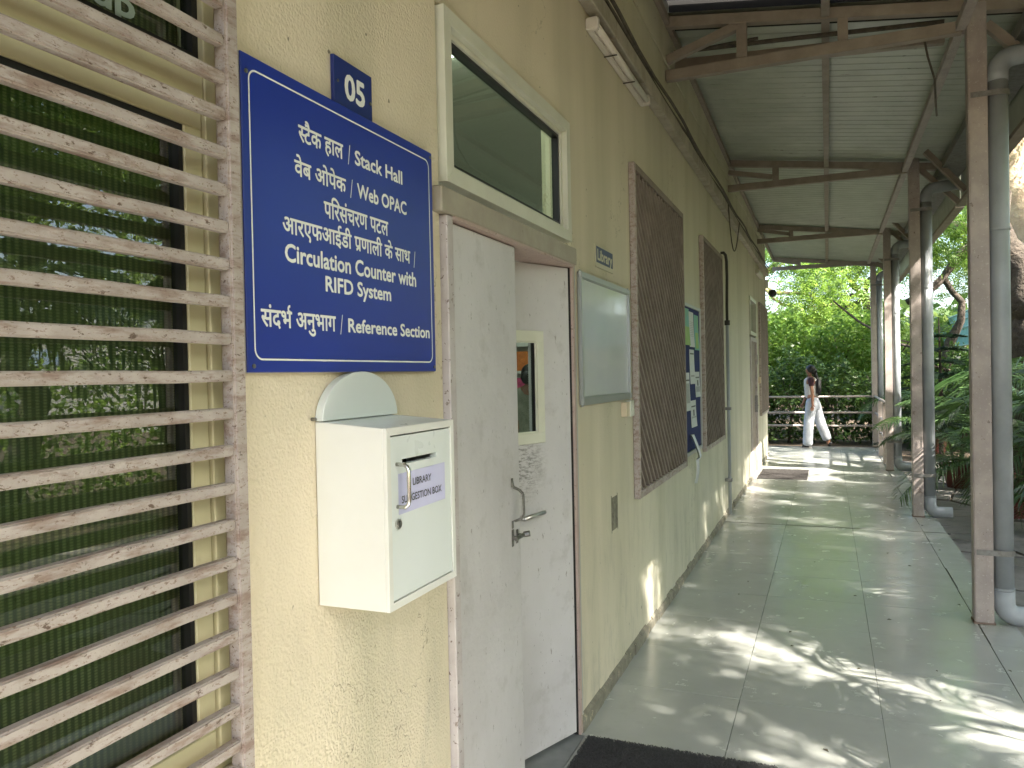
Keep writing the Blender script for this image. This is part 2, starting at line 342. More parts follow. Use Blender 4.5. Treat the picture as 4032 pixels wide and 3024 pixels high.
def embolden(VF, r):
    """eight shifted copies, each a hair above the last, widen every stroke"""
    V3, F = [], []
    for i in range(9):
        a = 2 * math.pi * i / 8; dx, dy = (0, 0) if i == 8 else (r * math.cos(a), r * math.sin(a))
        k = len(V3); V3 += [(x + dx, y + dy, i * 4e-5) for x, y in VF[0]]; F += [tuple(j + k for j in q) for q in VF[1]]
    return V3, F
def place_text(name, VF, y0, y1, z0, z1, x, mat, parent, top=None, bold=0.0, ybase=0.0):
    """fit flat lettering on the wall plane: left..right to y0..y1; text heights 0..top to z0..z1"""
    V = VF[0]; xs = [v[0] for v in V]; a, b = min(xs), max(xs); top = top or max(v[1] for v in V)
    V3, F = embolden(VF, bold) if bold else ([(p[0], p[1], 0) for p in V], VF[1])
    sy = (y1 - y0) / (b - a); sz = (z1 - z0) / top
    mb = MB(); mb.add([(x + p[2], y0 + (p[0] - a) * sy, z0 + (p[1] - ybase) * sz) for p in V3], F)
    o = base(parent); me = bpy.data.meshes.new(name); me.from_pydata([(v[0] - o.x, v[1] - o.y, v[2] - o.z) for v in mb.v], [], mb.f)
    me.materials.append(mat); ob = bpy.data.objects.new(name, me); COL.objects.link(ob); ob.parent = parent; return ob
CAP = max(v[1] for v in text_mesh('H')[0]); HEAD = max(v[1] for v in text_mesh(KA)[0])
def latin(name, s, y0, y1, z0, z1, x, parent, mat=None, off=.020, top=None):
    return place_text(name, text_mesh(s), y0, y1, z0, z1, x, mat or M['letter'], parent, top or CAP, bold=off + .006)
def deva(name, VF, y0, y1, z0, z1, x, parent):
    return place_text(name, VF, y0, y1, z0, z1, x, M['letter'], parent, HEAD, bold=.021)
def slash(y0, y1, z0, z1, x, parent, wd=.0022):
    mb = MB(); mb.add([(x, y0, z0), (x, y0 + wd, z0), (x, y1, z1), (x, y1 - wd, z1)], [(0, 1, 2, 3)]); mb.build('slash', M['letter'], parent)

# ------------------------------------------------------------------ GROUND
g = MB(); g.add([(-120, -120, -.2), (120, -120, -.2), (120, 160, -.2), (-120, 160, -.2)], [(0, 1, 2, 3)]); tag(g.build('ground', M['soil']), 'brown soil and leaf litter under the trees', kind='structure')

# walkway: slab with polished tiles
walk = tag(MB().box(0.0, 2.0, -4, 14.4, -.2, -.0125).box(-2.6, 2.0, 14.4, 16.42, -.2, -.0125).build('walkway', M['tileedge']), 'raised covered walkway slab edged in pale tiles', kind='structure')
def tile_mesh(wx, wy):
    b = MB().box(0, wx, 0, wy, -.012, 0); me_o = b.build('tile', M['tile'], None, .0008); me = me_o.data; bpy.data.objects.remove(me_o); return me
T1 = tile_mesh(.598, .584); T2 = tile_mesh(.192, .584)
def add_tile(me, x, y):
    o = bpy.data.objects.new('tile', me); COL.objects.link(o); o.parent = walk
    o.location = (x, y, random.uniform(-.0003, .0002)); o.rotation_euler = (random.uniform(-.0006, .0006), random.uniform(-.0006, .0006), 0)
ys = [3.688 + .5865 * k for k in range(-13, 22)]
for y in ys:
    if y + .58 > 16.43: continue
    for x in (.002, .602, 1.202): add_tile(T1, x + random.uniform(-.0005, .0005), y + .001)
    add_tile(T2, 1.802 + random.uniform(-.001, .012), y + .001)
    if y > 14.3:
        for x in (-.598, -1.198, -1.798): add_tile(T1, x, y + .001)
MB().box(.02, 2.02, 7.995, 8.015, -.012, .0015).build('expansion_joint', M['tileedge'], walk)

# crazy paving beside the walkway
pave = tag(MB().box(2.0, 6.5, -3, 17, -.199, -.178).build('paving', M['soil']), 'irregular grey stone paving beside the walkway', kind='structure')
G = {}
nx, ny, cs = 9, 27, .44
for i in range(nx + 1):
    for j in range(ny + 1): G[i, j] = (2.06 + i * cs + random.uniform(-.13, .13) * (i > 0), 3.6 + j * cs + random.uniform(-.14, .14))
for i in range(nx):
    for j in range(ny):
        q = [G[i, j], G[i + 1, j], G[i + 1, j + 1], G[i, j + 1]]
        if random.random() < .35: q.insert(2, ((q[1][0] + q[2][0]) / 2 + random.uniform(-.05, .05), (q[1][1] + q[2][1]) / 2))
        cx = sum(p[0] for p in q) / len(q); cyy = sum(p[1] for p in q) / len(q)
        q = [(cx + (p[0] - cx) * .93, cyy + (p[1] - cyy) * .93) for p in q]; n_ = len(q); h = -.15 + random.uniform(-.012, .008)
        vs = [(p[0], p[1], -.185) for p in q] + [(p[0], p[1], h + random.uniform(-.004, .004)) for p in q]
        b = MB().add(vs, [tuple(range(n_))[::-1], tuple(range(n_, 2 * n_))] + [(a, (a + 1) % n_, n_ + (a + 1) % n_, n_ + a) for a in range(n_)])
        b.build('stone', M['stone'], pave)

# ------------------------------------------------------------------ BUILDING
bld = thing('library_building', 'long single storey building with cream yellow rough plaster wall along the walkway', 'building', (0, 6, 0))
# openings: (y0, y1, z0, z1)
OPEN = [(-.385, 1.10, .83, 2.67), (1.925, 3.13, -.02, 2.585), (4.22, 5.72, .85, 2.68), (6.72, 8.02, .86, 2.66), (11.2, 12.2, -.02, 2.58), (12.9, 14.2, .8, 2.6)]
WX0 = -.125
wm = MB(); y = -6
for a, b, z0, z1 in OPEN:
    wm.box(WX0, 0, y, a, -.15, 4.05)
    if z0 > 0: wm.box(WX0, 0, a, b, -.15, z0)
    wm.box(WX0, 0, a, b, z1, 4.05); y = b
wm.box(WX0, 0, y, 14.42, -.15, 4.05)
wm.box(-8, WX0, 14.2, 14.42, -.15, 4.05)
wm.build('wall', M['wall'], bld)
MB().box(0, .009, -6, 14.43, 3.652, 4.03).build('upper_panel', M['wall'], bld, .003)
sk = MB(); yy = -6.0
while yy < 14.4:
    if sk.v and (1.85 < yy < 2.02 or 11.1 < yy < 11.27): sk.build('skirting', M['plinth'], bld); sk = MB()
    L_ = .16
    if not (1.9 < yy + L_ / 2 < 3.17 or 11.15 < yy + L_ / 2 < 12.25):
        t = .012 + random.uniform(0, .008); h = .045 + random.uniform(-.008, .012)
        sk.add([(0, yy, 0), (t, yy, 0), (t, yy + L_, 0), (0, yy + L_, 0), (0, yy, h + .012), (t, yy, h), (t, yy + L_, h + random.uniform(-.004, .004)), (0, yy + L_, h + .012)],
               [(0, 1, 2, 3), (4, 7, 6, 5), (0, 4, 5, 1), (3, 2, 6, 7), (1, 5, 6, 2), (0, 3, 7, 4)])
    yy += L_
sk.build('skirting', M['plinth'], bld)
# interior room that the glass looks into
MB().box(-7, WX0, -5.5, 14.2, -.1, -.001).build('room_floor', M['inner'], bld)
MB().box(-7.1, -7, -5.5, 14.2, 0, 3.2).box(-7, WX0 - .001, 10.9, 11, 0, 3.2).box(-7, WX0 - .001, -5.6, -5.5, 0, 3.2).build('room_wall', M['inner'], bld)
MB().box(-7.1, WX0 - .001, -5.6, 14.2, 3.05, 3.2).build('room_ceiling', M['inner'], bld)
MB().box(-8, .0, -6, 14.42, 4.052, 4.12).build('roof', M['roof'], bld)
em, n, l, p = nodes('ceiling_lamp_light'); p.inputs['Emission Color'].default_value = (.9, 1, .88, 1); p.inputs['Emission Strength'].default_value = 5
for k, (lx, ly) in enumerate(((-.78, 2.95), (-1.6, 7.4), (-4.2, 5))):
    MB().box(lx - .3, lx + .3, ly - .3, ly + .3, 3.02, 3.049).build('ceiling_lamp', em, bld)

# left barred window ------------------------------------------------
win = thing('window', 'cream framed window with dark green glass and woven blind behind the bars, left edge', 'window', (-.08, .38, .80))
X0, X1 = -.060, -.020
def ring(mb, x0, x1, y0, y1, z0, z1, t):
    mb.box(x0, x1, y0, y1, z0, z0 + t).box(x0, x1, y0, y1, z1 - t, z1).box(x0, x1, y0, y0 + t, z0 + t, z1 - t).box(x0, x1, y1 - t, y1, z0 + t, z1 - t); return mb
ring(MB(), X0, X1, -.384, 1.099, .831, 2.669, .028).build('outer_frame', M['alum'], win, .002)
MB().box(X0, X1 - .002, -.355, 1.070, 2.022, 2.098).build('transom_bar', M['alum'], win, .002)
s_ = MB(); ring(s_, X0 + .004, X1 - .006, .385, 1.068, .862, 2.018, .041); s_.build('sash', M['alum'], win, .002)
s_ = MB(); ring(s_, X0 - .02, X1 - .034, -.34, .40, .862, 2.018, .041); s_.build('sash', M['alum'], win, .002)
g_ = MB(); ring(g_, X0 + .008, X1 - .010, .427, 1.0265, .9035, 1.9765, .010); g_.build('gasket', M['gasket'], win)
g_ = MB(); ring(g_, X0 + .002, X1 - .012, -.355, 1.070, 2.0985, 2.640, .013); g_.build('gasket', M['gasket'], win)
MB().box(-.045, -.042, .431, 1.024, .908, 1.973).build('pane', M['glass'], win)
MB().box(-.072, -.069, -.30, .39, .903, 1.977).build('pane', M['glass'], win)
MB().box(-.045, -.042, -.345, 1.058, 2.110, 2.628).build('pane', M['glass'], win)
latin('lettering', 'up', .865, .942, 2.122, 2.165, -.0415, win, paint('frosted_lettering', (.34, .42, .36), None, 3, .5), .02)
MB().box(-.110, -.105, -.37, 1.095, .84, 2.66).build('blind', M['blind'], win)

# security grilles ---------------------------------------------------
gr = thing('window_grille', 'rust speckled pinkish grey grille of level bars over the leftmost window', 'window grille', (.025, .34, .82), 'steel grilles bolted over the windows')
MB().box(.010, .040, 1.062, 1.093, .822, 2.73).build('upright', M['grille'], gr, .004, segs=2)
MB().box(.010, .040, -.44, -.41, .822, 2.73).build('upright', M['grille'], gr, .004)
MB().box(.010, .040, -.41, 1.062, .822, .850).build('bottom_rail', M['grille'], gr, .004)
MB().box(.010, .040, -.41, 1.062, 2.70, 2.73).build('top_rail', M['grille'], gr, .004)
for k in range(28):
    z = .887 + .0651 * k
    b = MB(); yj = [-.41 + i * 1.472 / 12 for i in range(13)]
    pts = [(.0265 + random.uniform(-.0006, .0006), yj[i], z + random.uniform(-.0012, .0012)) for i in range(13)]
    for i in range(12): pass
    vs = []; h = .0100
    for px, py, pz in pts: vs += [(px - h, py, pz - h), (px + h, py, pz - h), (px + h, py, pz + h), (px - h, py, pz + h)]
    fs = [(0, 1, 2, 3), tuple(range(48, 52))[::-1]]
    for i in range(12):
        for j in range(4): fs.append((4 * i + j, 4 * i + (j + 1) % 4, 4 * i + 4 + (j + 1) % 4, 4 * i + 4 + j))
    b.add(vs, fs); b.build('bar', M['grille'], gr, .0028, False, 2)
def diag_grille(y0, y1, z0, z1, label, wlabel, mats='grille_far'):
    t = thing('window_grille', label, 'window grille', (.02, (y0 + y1) / 2, z0), 'steel grilles bolted over the windows')
    MB().box(.001, .036, y0, y0 + .032, z0, z1).build('upright', M['grille'], t, .003)
    MB().box(.001, .036, y1 - .032, y1, z0, z1).build('upright', M[mats], t, .003)
    MB().box(.001, .036, y0 + .032, y1 - .032, z0, z0 + .04).build('bottom_rail', M['grille'], t, .003)
    MB().box(.001, .036, y0 + .032, y1 - .032, z1 - .04, z1).build('top_rail', M[mats], t, .003)
    ya, yb, za, zb = y0 + .033, y1 - .033, z0 + .041, z1 - .041
    c = ya + za + .05
    while c < yb + zb - .03:                      # lines y + z = c
        a = (max(ya, c - zb), min(zb, c - ya)); b_ = (min(yb, c - za), max(za, c - yb))
        if b_[0] - a[0] > .03:
            j = random.uniform(-.003, .003)
            MB().bar((.020, a[0], a[1] + j), (.020 + random.uniform(-.002, .002), b_[0], b_[1] + random.uniform(-.006, .006)), .019, .021, (1, 0, 0)).build('bar', M[mats], t, .002)
        c += .0915
    wd = thing('window', wlabel, 'window', (-.1, (y0 + y1) / 2, z0))
    fm = MB(); ring(fm, -.12, -.08, y0 + .06, y1 - .06, z0 + .06, z1 - .06, .05); fm.build('frame', M['alum'], wd)
    MB().box(-.105, -.1, y0 + .11, y1 - .11, z0 + .11, z1 - .11).build('pane', M['darkglass'], wd)
diag_grille(4.185, 5.735, .83, 2.69, 'brown grey slanted bar grille between the whiteboard and the blue noticeboard', 'dark window behind the slanted bars right of the whiteboard')
diag_grille(6.70, 8.03, .84, 2.69, 'brown grey slanted bar grille just beyond the blue noticeboard', 'dark window behind the slanted bars beyond the blue noticeboard')
diag_grille(12.72, 14.3, .80, 2.60, 'narrow looking slanted bar grille at the far end of the wall, beyond the far door', 'dark window behind the farthest grille at the end of the wall')

# ------------------------------------------------------------------ near door
fr = MB().box(-.10, .022, 1.93, 1.969, 0, 1.984).build('door_frame', M['doorframe'], bld, .003)
MB().box(-.12, .030, 1.885, 3.112, 1.986, 2.056).build('lintel', M['lintel'], bld, .004)
MB().box(-.12, .028, 1.97, 3.085, 1.976, 1.985).build('lintel_edge', M['pinkedge'], bld)
MB().box(-.10, .014, 3.094, 3.122, 0, 1.984).build('door_frame', M['pinkedge'], bld, .002)
MB().box(-.09, .004, 3.0875, 3.0935, 0, 1.975).build('seal', M['dark'], bld)
MB().box(.0, .006, 3.123, 3.158, .0, 2.04).build('door_trim', paint('bare_cement_strip', (.36, .37, .36), (.42, .42, .40), 9, .8), bld)
MB().box(-.5, .03, 1.97, 3.09, -.01, .004).build('threshold', M['threshold'], bld)
leafA = MB().box(-.034, .004, 1.972, 2.478, .012, 1.972).build('door_leaf', M['door'], bld, .003)
MB().box(.0045, .0065, 1.984, 1.99, .03, 1.95).build('edge_bead', M['doorframe'], leafA)
# pull handle and latch on leaf A
hm = MB(); P0 = [(.006, 2.405, 1.172), (.010, 2.405, 1.150), (.030, 2.407, 1.142), (.044, 2.409, 1.128), (.046, 2.410, 1.06), (.040, 2.409, 1.045), (.012, 2.405, 1.035)]
for a, b in zip(P0[:-1], P0[1:]): hm.bar(a, b, .011, .006, (1, 0, 0))
hm.box(.0045, .0075, 2.398, 2.412, 1.150, 1.180).box(.0045, .0075, 2.398, 2.412, 1.010, 1.036)
hm.build('handle', M['darksteel'], leafA, .001)
MB().box(.0045, .007, 2.396, 2.412, .948, 1.006).box(.0045, .007, 2.436, 2.452, .952, 1.000).box(.007, .018, 2.397, 2.411, .972, .985).box(.007, .018, 2.437, 2.451, .972, .985)\
    .tube([(.024, 2.385, .979), (.024, 2.475, .979)], .007, 12).tube([(.022, 2.462, .979), (.044, 2.468, .983)], .010, 12).build('latch', M['darksteel'], leafA, .0008)
# leaf B, hinged at the right jamb and pushed 22 degrees inwards
ha = R(22); e2 = Vector((-math.sin(ha), -math.cos(ha), 0)); n2 = Vector((math.cos(ha), -math.sin(ha), 0))   # e2 along the leaf, n2 towards the walkway
HG = Vector((-.002, 3.083, 0))
def on_leaf(s, d, z): v = HG + e2 * s + n2 * d; return (v.x, v.y, z)
def lbox(mb, s0, s1, d0, d1, z0, z1):
    vs = [on_leaf(s, d, z) for s in (s0, s1) for d in (d0, d1) for z in (z0, z1)]
    return mb.add(vs, [(0, 1, 3, 2), (4, 6, 7, 5), (0, 4, 5, 1), (2, 3, 7, 6), (0, 2, 6, 4), (1, 5, 7, 3)])
lb = MB(); S0, S1, Z0, Z1 = .215, .44, 1.29, 1.668
lbox(lb, 0, .62, -.036, 0, .018, Z0); lbox(lb, 0, .62, -.036, 0, Z1, 1.972); lbox(lb, 0, S0, -.036, 0, Z0, Z1); lbox(lb, S1, .62, -.036, 0, Z0, Z1)
leafB = lb.build('door_leaf', M['door'], bld)
vf = MB()
for a in ((.172, .483, 1.256, 1.298), (.172, .483, 1.662, 1.704), (.172, .212, 1.298, 1.662), (.443, .483, 1.298, 1.662)): lbox(vf, a[0], a[1], .0005, .012, a[2], a[3])
for a in ((.212, .443, 1.298, 1.304), (.212, .443, 1.656, 1.662), (.212, .218, 1.304, 1.656)): lbox(vf, a[0], a[1], .0005, .006, a[2], a[3])
vf.build('vision_frame', M['alum2'], leafB, .0015)
vg = MB(); lbox(vg, .214, .441, -.020, -.016, 1.288, 1.670); vg.build('pane', M['glass2'], leafB)
vk = MB(); lbox(vk, .2165, .221, -.0155, -.001, 1.30, 1.66); vk.build('gasket', M['gasket'], leafB)
lv = MB(); lv.tube([on_leaf(.222, .045, .984), on_leaf(.345, .045, .974)], .0085, 14); lv.tube([on_leaf(.340, .0, .974), on_leaf(.340, .045, .974)], .009, 12)
lv.build('handle', M['steel'], leafB, 0, True)
st = thing('door_stop', 'small dark rubber stop on the sill at the near door', 'door stop', (.0, 2.52, .004))
MB().box(-.02, .02, 2.505, 2.535, .004, .034).tube([(-.0, 2.47, .012), (0, 2.505, .014)], .008).build('stop_block', M['gasket'], st, .004)
# transom window
tr = thing('window', 'pale cream framed window pane above the near door reflecting the roof trusses', 'window', (0, 2.51, 2.08))
t_ = MB(); y0, y1, z0, z1, fw = 1.945, 3.09, 2.08, 2.578, .046
for poly in ([(y0, z0), (y1, z0), (y1 - fw, z0 + fw), (y0 + fw, z0 + fw)], [(y0, z1), (y0 + fw, z1 - fw), (y1 - fw, z1 - fw), (y1, z1)],
             [(y0, z0), (y0 + fw, z0 + fw), (y0 + fw, z1 - fw), (y0, z1)], [(y1, z0), (y1, z1), (y1 - fw, z1 - fw), (y1 - fw, z0 + fw)]):
    MB().prism_x(poly, -.05, .018).build('frame', M['alum2'], tr, .0012)
i_ = MB(); ring(i_, -.045, -.004, y0 + fw + .0005, y1 - fw - .0005, z0 + fw + .0005, z1 - fw - .0005, .016); i_.build('inner_frame', M['alum2'], tr)
i_ = MB(); ring(i_, -.040, -.012, y0 + fw + .017, y1 - fw - .017, z0 + fw + .017, z1 - fw - .017, .012); i_.build('gasket', M['gasket'], tr)
MB().box(-.034, -.030, y0 + fw + .018, y1 - fw - .018, z0 + fw + .018, z1 - fw - .018).build('pane', M['glass'], tr)

# far door
fd = MB(); ring(fd, -.08, .02, 11.2, 12.2, -.05, 2.0, .06)
fd.build('door_frame', M['doorframe'], bld, .003)
ld = MB().box(-.05, -.012, 11.262, 12.138, .012, 1.94).build('door_leaf', M['beam'], bld)
MB().box(-.0115, .03, 12.03, 12.05, .9, 1.15).tube([(.03, 11.98, 1.0), (.03, 12.06, 1.0)], .012).build('handle', M['darksteel'], ld)
tw = thing('window', 'small cream framed window pane above the far door', 'window', (0, 11.7, 2.05))
f_ = MB(); ring(f_, -.06, .018, 11.22, 12.18, 2.03, 2.57, .05); f_.build('frame', M['alum2'], tw)
MB().box(-.03, -.025, 11.27, 12.13, 2.08, 2.52).build('pane', M['glass'], tw)

# ------------------------------------------------------------------ SIGNS
sg = thing('sign', 'large blue bilingual Stack Hall signboard with white border', 'sign', (0, 1.483, 1.543))
MB().box(.001, .016, 1.117, 1.850, 1.543, 2.132).build('backing', paint('grey_sign_edge', (.30, .29, .27), None, 3, .5), sg, .001)
MB().box(.0163, .020, 1.1185, 1.8495, 1.5445, 2.1315).build('board', M['blue'], sg, .0008)
def rounded(y0, y1, z0, z1, r, n=8):
    P = []
    for cy_, cz, a0 in ((y1 - r, z1 - r, 0), (y0 + r, z1 - r, 90), (y0 + r, z0 + r, 180), (y1 - r, z0 + r, 270)):
        for i in range(n + 1): a = R(a0 + 90 * i / n); P.append((cy_ + r * math.cos(a), cz + r * math.sin(a)))
    return P
A, B = rounded(1.137, 1.832, 1.567, 2.108, .022), rounded(1.1405, 1.8285, 1.5705, 2.1045, .0185)
nb = len(A); mb = MB(); mb.add([(.0206, y, z) for y, z in A] + [(.0206, y, z) for y, z in B], [(i, (i + 1) % nb, nb + (i + 1) % nb, nb + i) for i in range(nb)]); mb.build('border', M['letter'], sg)
for y, z in ((1.131, 2.098), (1.838, 2.118), (1.134, 1.556), (1.838, 1.556)):
    MB().tube([(.0203, y, z), (.0225, y, z)], .0042, 12).build('screw', M['darksteel'], sg)
X = .0207
SA, TTA, AI = '\u0938', '\u091f', '\u0948'
half = clip_right(text_mesh(SA), adv(SA) * .66)
hw = adv(SA) * .60
L1 = merge(half, shift(text_mesh(TTA + AI + '\u0915 \u0939\u093e\u0932'), hw))
deva('hindi_lettering', L1, 1.281, 1.435, 2.012, 2.043, X, sg)
slash(1.454, 1.463, 2.006, 2.050, X, sg)
latin('lettering', 'Stack Hall', 1.482, 1.689, 2.013, 2.044, X, sg)
deva('hindi_lettering', text_mesh('\u0935\u0947\u092c \u0913\u092a\u0947\u0915'), 1.266, 1.443, 1.940, 1.969, X, sg)
slash(1.460, 1.470, 1.933, 1.975, X, sg)
latin('lettering', 'Web OPAC', 1.488, 1.707, 1.940, 1.971, X, sg)
deva('hindi_lettering', text_mesh('\u092a\u093f\u0930\u0938\u0902\u091a\u0930\u0923 \u092a\u091f\u0932'), 1.361, 1.617, 1.873, 1.905, X, sg)
pre = '\u0906\u0930\u090f\u092b\u0906\u0908\u0921\u0940 '
xp = adv(pre); ap = adv('\u092a'); stem = xp + ap - .13
rk = ([(stem, .24), (stem, .155), (stem - .27, -.015), (stem - .30, .055)], [(0, 1, 2, 3)])
L4 = merge(text_mesh(pre + '\u092a\u0923\u093e\u0932\u0940 \u0915\u0947 \u0938\u093e\u0925'), rk)
deva('hindi_lettering', L4, 1.226, 1.721, 1.819, 1.849, X, sg)
slash(1.739, 1.748, 1.811, 1.853, X, sg)
latin('lettering', 'Circulation Counter with', 1.231, 1.748, 1.763, 1.797, X, sg)
latin('lettering', 'RIFD System', 1.361, 1.623, 1.716, 1.747, X, sg)
xr = adv('\u0938\u0902\u0926') + adv('\u092d') - .12
arc = []; hk = []
for i in range(9):
    a = R(-80 - 190 * i / 8); hk.append((xr + .02 + .115 * math.cos(a), HEAD + .115 + .115 * math.sin(a)))
V = []; F = []
for i, (px, py) in enumerate(hk):
    a = R(-80 - 190 * i / 8); V += [(px - .032 * math.cos(a), py - .032 * math.sin(a)), (px + .032 * math.cos(a), py + .032 * math.sin(a))]
    if i: F.append((2 * i - 2, 2 * i - 1, 2 * i + 1, 2 * i))
L7 = merge(text_mesh('\u0938\u0902\u0926\u092d \u0905\u0928\u0941\u092d\u093e\u0917'), (V, F))
deva('hindi_lettering', L7, 1.157, 1.393, 1.632, 1.663, X, sg)
slash(1.410, 1.420, 1.626, 1.669, X, sg)
latin('lettering', 'Reference Section', 1.441, 1.815, 1.633, 1.662, X, sg)

s5 = thing('sign', 'small blue plate numbered 05 above the large signboard', 'sign', (0, 1.5, 2.1))
MB().box(.001, .010, 1.423, 1.575, 2.10, 2.242).build('plate', M['blue2'], s5, .0006)
latin('lettering', '05', 1.4645, 1.541, 2.159, 2.2125, .0106, s5, off=.026)
for y, z in ((1.436, 2.187), (1.566, 2.176)): MB().tube([(.0102, y, z), (.0125, y, z)], .0035, 10).build('screw', M['darksteel'], s5)

# small "Library" plate
lp = thing('sign', 'small dark blue Library plate with cream border above the whiteboard', 'sign', (0, 3.66, 2.03))
MB().box(.001, .006, 3.49, 3.80, 2.030, 2.135).build('plate', paint('cream_plate', (.5, .47, .35), None, 3, .5), lp)
MB().box(.0062, .0066, 3.497, 3.793, 2.052, 2.128).build('panel', paint('navy_plate', (.018, .035, .12), (.03, .05, .14), 20, .4), lp)
latin('lettering', 'Library', 3.515, 3.775, 2.066, 2.115, .007, lp, paint('cream_letter', (.55, .52, .38), None, 3, .5), .025)

# ------------------------------------------------------------------ SUGGESTION BOX
bx = thing('suggestion_box', 'off white wall mounted suggestion box with slot, handle and round topped back', 'letter box', (0, 1.49, 1.05))
XF = .166; y0, y1, z0, zb, zf = 1.338, 1.640, 1.053, 1.440, 1.427
def wedge(mb, x0, x1, y0, y1, z0, ztop0, ztop1):
    return mb.add([(x0, y0, z0), (x1, y0, z0), (x1, y1, z0), (x0, y1, z0), (x0, y0, ztop0), (x1, y0, ztop1), (x1, y1, ztop1), (x0, y1, ztop0)],
                  [(0, 3, 2, 1), (4, 5, 6, 7), (0, 1, 5, 4), (1, 2, 6, 5), (2, 3, 7, 6), (3, 0, 4, 7)])
b_ = MB(); t = .010
wedge(b_, .002, XF, y0, y0 + t, z0, zb, zf); wedge(b_, .002, XF, y1 - t, y1, z0, zb, zf); b_.box(.002, XF, y0 + t, y1 - t, z0, z0 + t); b_.box(.002, .012, y0 + t, y1 - t, z0 + t, zf - .02)
b_.build('body', M['white'], bx, .0012)
tp = MB(); wedge(tp, .002, XF, y0 + t, y1 - t, zf - .012, zb, zf); tp.build('top_panel', M['whitegreen'], bx, .001)
fw = .016
for nm, poly in (('b', [(y0, z0), (y1, z0), (y1 - fw, z0 + fw), (y0 + fw, z0 + fw)]), ('t', [(y0, zf), (y0 + fw, zf - fw), (y1 - fw, zf - fw), (y1, zf)]),
                 ('l', [(y0, z0), (y0 + fw, z0 + fw), (y0 + fw, zf - fw), (y0, zf)]), ('r', [(y1, z0), (y1, zf), (y1 - fw, zf - fw), (y1 - fw, z0 + fw)])):
    MB().prism_x(poly, XF + .0004, XF + .0085).build('trim', M['white'], bx, .0007)
dy0, dy1, dz0, dz1 = y0 + fw + .0022, y1 - fw - .0022, z0 + fw + .0022, zf - fw - .0036
sy0, sy1, sz0, sz1 = 1.402, 1.557, 1.347, 1.358
d_ = MB().box(XF - .012, XF + .006, dy0, dy1, dz0, sz0).box(XF - .012, XF + .006, dy0, dy1, sz1, dz1).box(XF - .012, XF + .006, dy0, sy0, sz0, sz1).box(XF - .012, XF + .006, sy1, dy1, sz0, sz1)
dr = d_.build('door', M['whitegreen'], bx)
MB().box(.05, .055, y0 + .02, y1 - .02, z0 + .02, zf - .03).build('inside', M['dark'], bx)
hx = XF + .006
h_ = MB(); hp = [(hx, 1.379, 1.350), (hx + .018, 1.379, 1.350), (hx + .026, 1.379, 1.345), (hx + .029, 1.379, 1.336), (hx + .029, 1.379, 1.276), (hx + .026, 1.379, 1.267), (hx + .018, 1.379, 1.262), (hx, 1.379, 1.262)]
h_.tube(hp, .0042, 12); h_.build('handle', paint('chromed_steel', (.62, .60, .56), None, 3, .18, metal=1), dr, 0, True)
MB().tube([(hx, 1.380, 1.226), (hx + .004, 1.380, 1.226)], .0105, 24).build('lock', M['steel'], dr)
MB().tube([(hx + .0042, 1.380, 1.226), (hx + .006, 1.380, 1.226)], .0072, 20).box(hx + .0062, hx + .0066, 1.379, 1.381, 1.221, 1.231).build('keyhole', M['darksteel'], dr)
lb_ = MB(); lb_.add([(hx + .0006, 1.384, 1.244), (hx + .0006, 1.593, 1.246), (hx + .0006, 1.593, 1.331), (hx + .0006, 1.384, 1.329)], [(0, 1, 2, 3)])
lbl = lb_.build('paper_label', M['labelp'], dr)
latin('lettering', 'LIBRARY', 1.444, 1.526, 1.298, 1.313, hx + .0012, dr, M['ink'], .006)
latin('lettering', 'SUGGESTION BOX', 1.396, 1.574, 1.266, 1.281, hx + .0012, dr, M['ink'], .006)
arc = [(1.489 + .151 * math.cos(R(a)), 1.441 + .104 * math.sin(R(a))) for a in range(0, 181, 6)]
MB().prism_x(arc, .002, .022).build('back_arch', M['whitegreen'], bx, .001)
MB().tube([(.002, 1.327, 1.446), (.012, 1.327, 1.446)], .004, 8).build('nail', M['darksteel'], bx)

# ------------------------------------------------------------------ WHITEBOARD, NOTICEBOARD, SWITCH
wb = thing('whiteboard', 'blank grey white writing board in rounded aluminium frame', 'whiteboard', (0, 3.65, 1.39))
MB().box(.003, .010, 3.23, 4.06, 1.405, 1.965).build('panel', M['wb'], wb)
for a in ((3.225, 4.065, 1.945, 1.975), (3.225, 4.065, 1.390, 1.425)): MB().box(.002, .020, *a).build('rail', M['wbframe'], wb, .004, segs=2)
for a in ((3.197, 3.226, 1.41, 1.955), (4.064, 4.093, 1.41, 1.955)): MB().box(.002, .020, *a).build('rail', M['wbframe'], wb, .004, segs=2)
for yc, zc in ((3.214, 1.960), (4.076, 1.960), (3.214, 1.407), (4.076, 1.407)):
    MB().box(.001, .023, yc - .020, yc + .020, zc - .022, zc + .022).build('corner', M['wbframe'], wb, .009, segs=3)
nbd = thing('noticeboard', 'navy felt noticeboard with pinned notices between the slanted grilles', 'noticeboard', (0, 6.14, .88))
MB().box(.003, .012, 5.78, 6.55, .91, 2.03).build('panel', M['felt'], nbd)
for a in ((5.755, 6.575, 2.025, 2.05), (5.755, 6.575, .885, .915)): MB().box(.002, .024, *a).build('rail', M['wbframe'], nbd, .003)
for a in ((5.755, 5.782, .916, 2.024), (6.548, 6.575, .916, 2.024)): MB().box(.002, .024, *a).build('rail', M['wbframe'], nbd, .003)
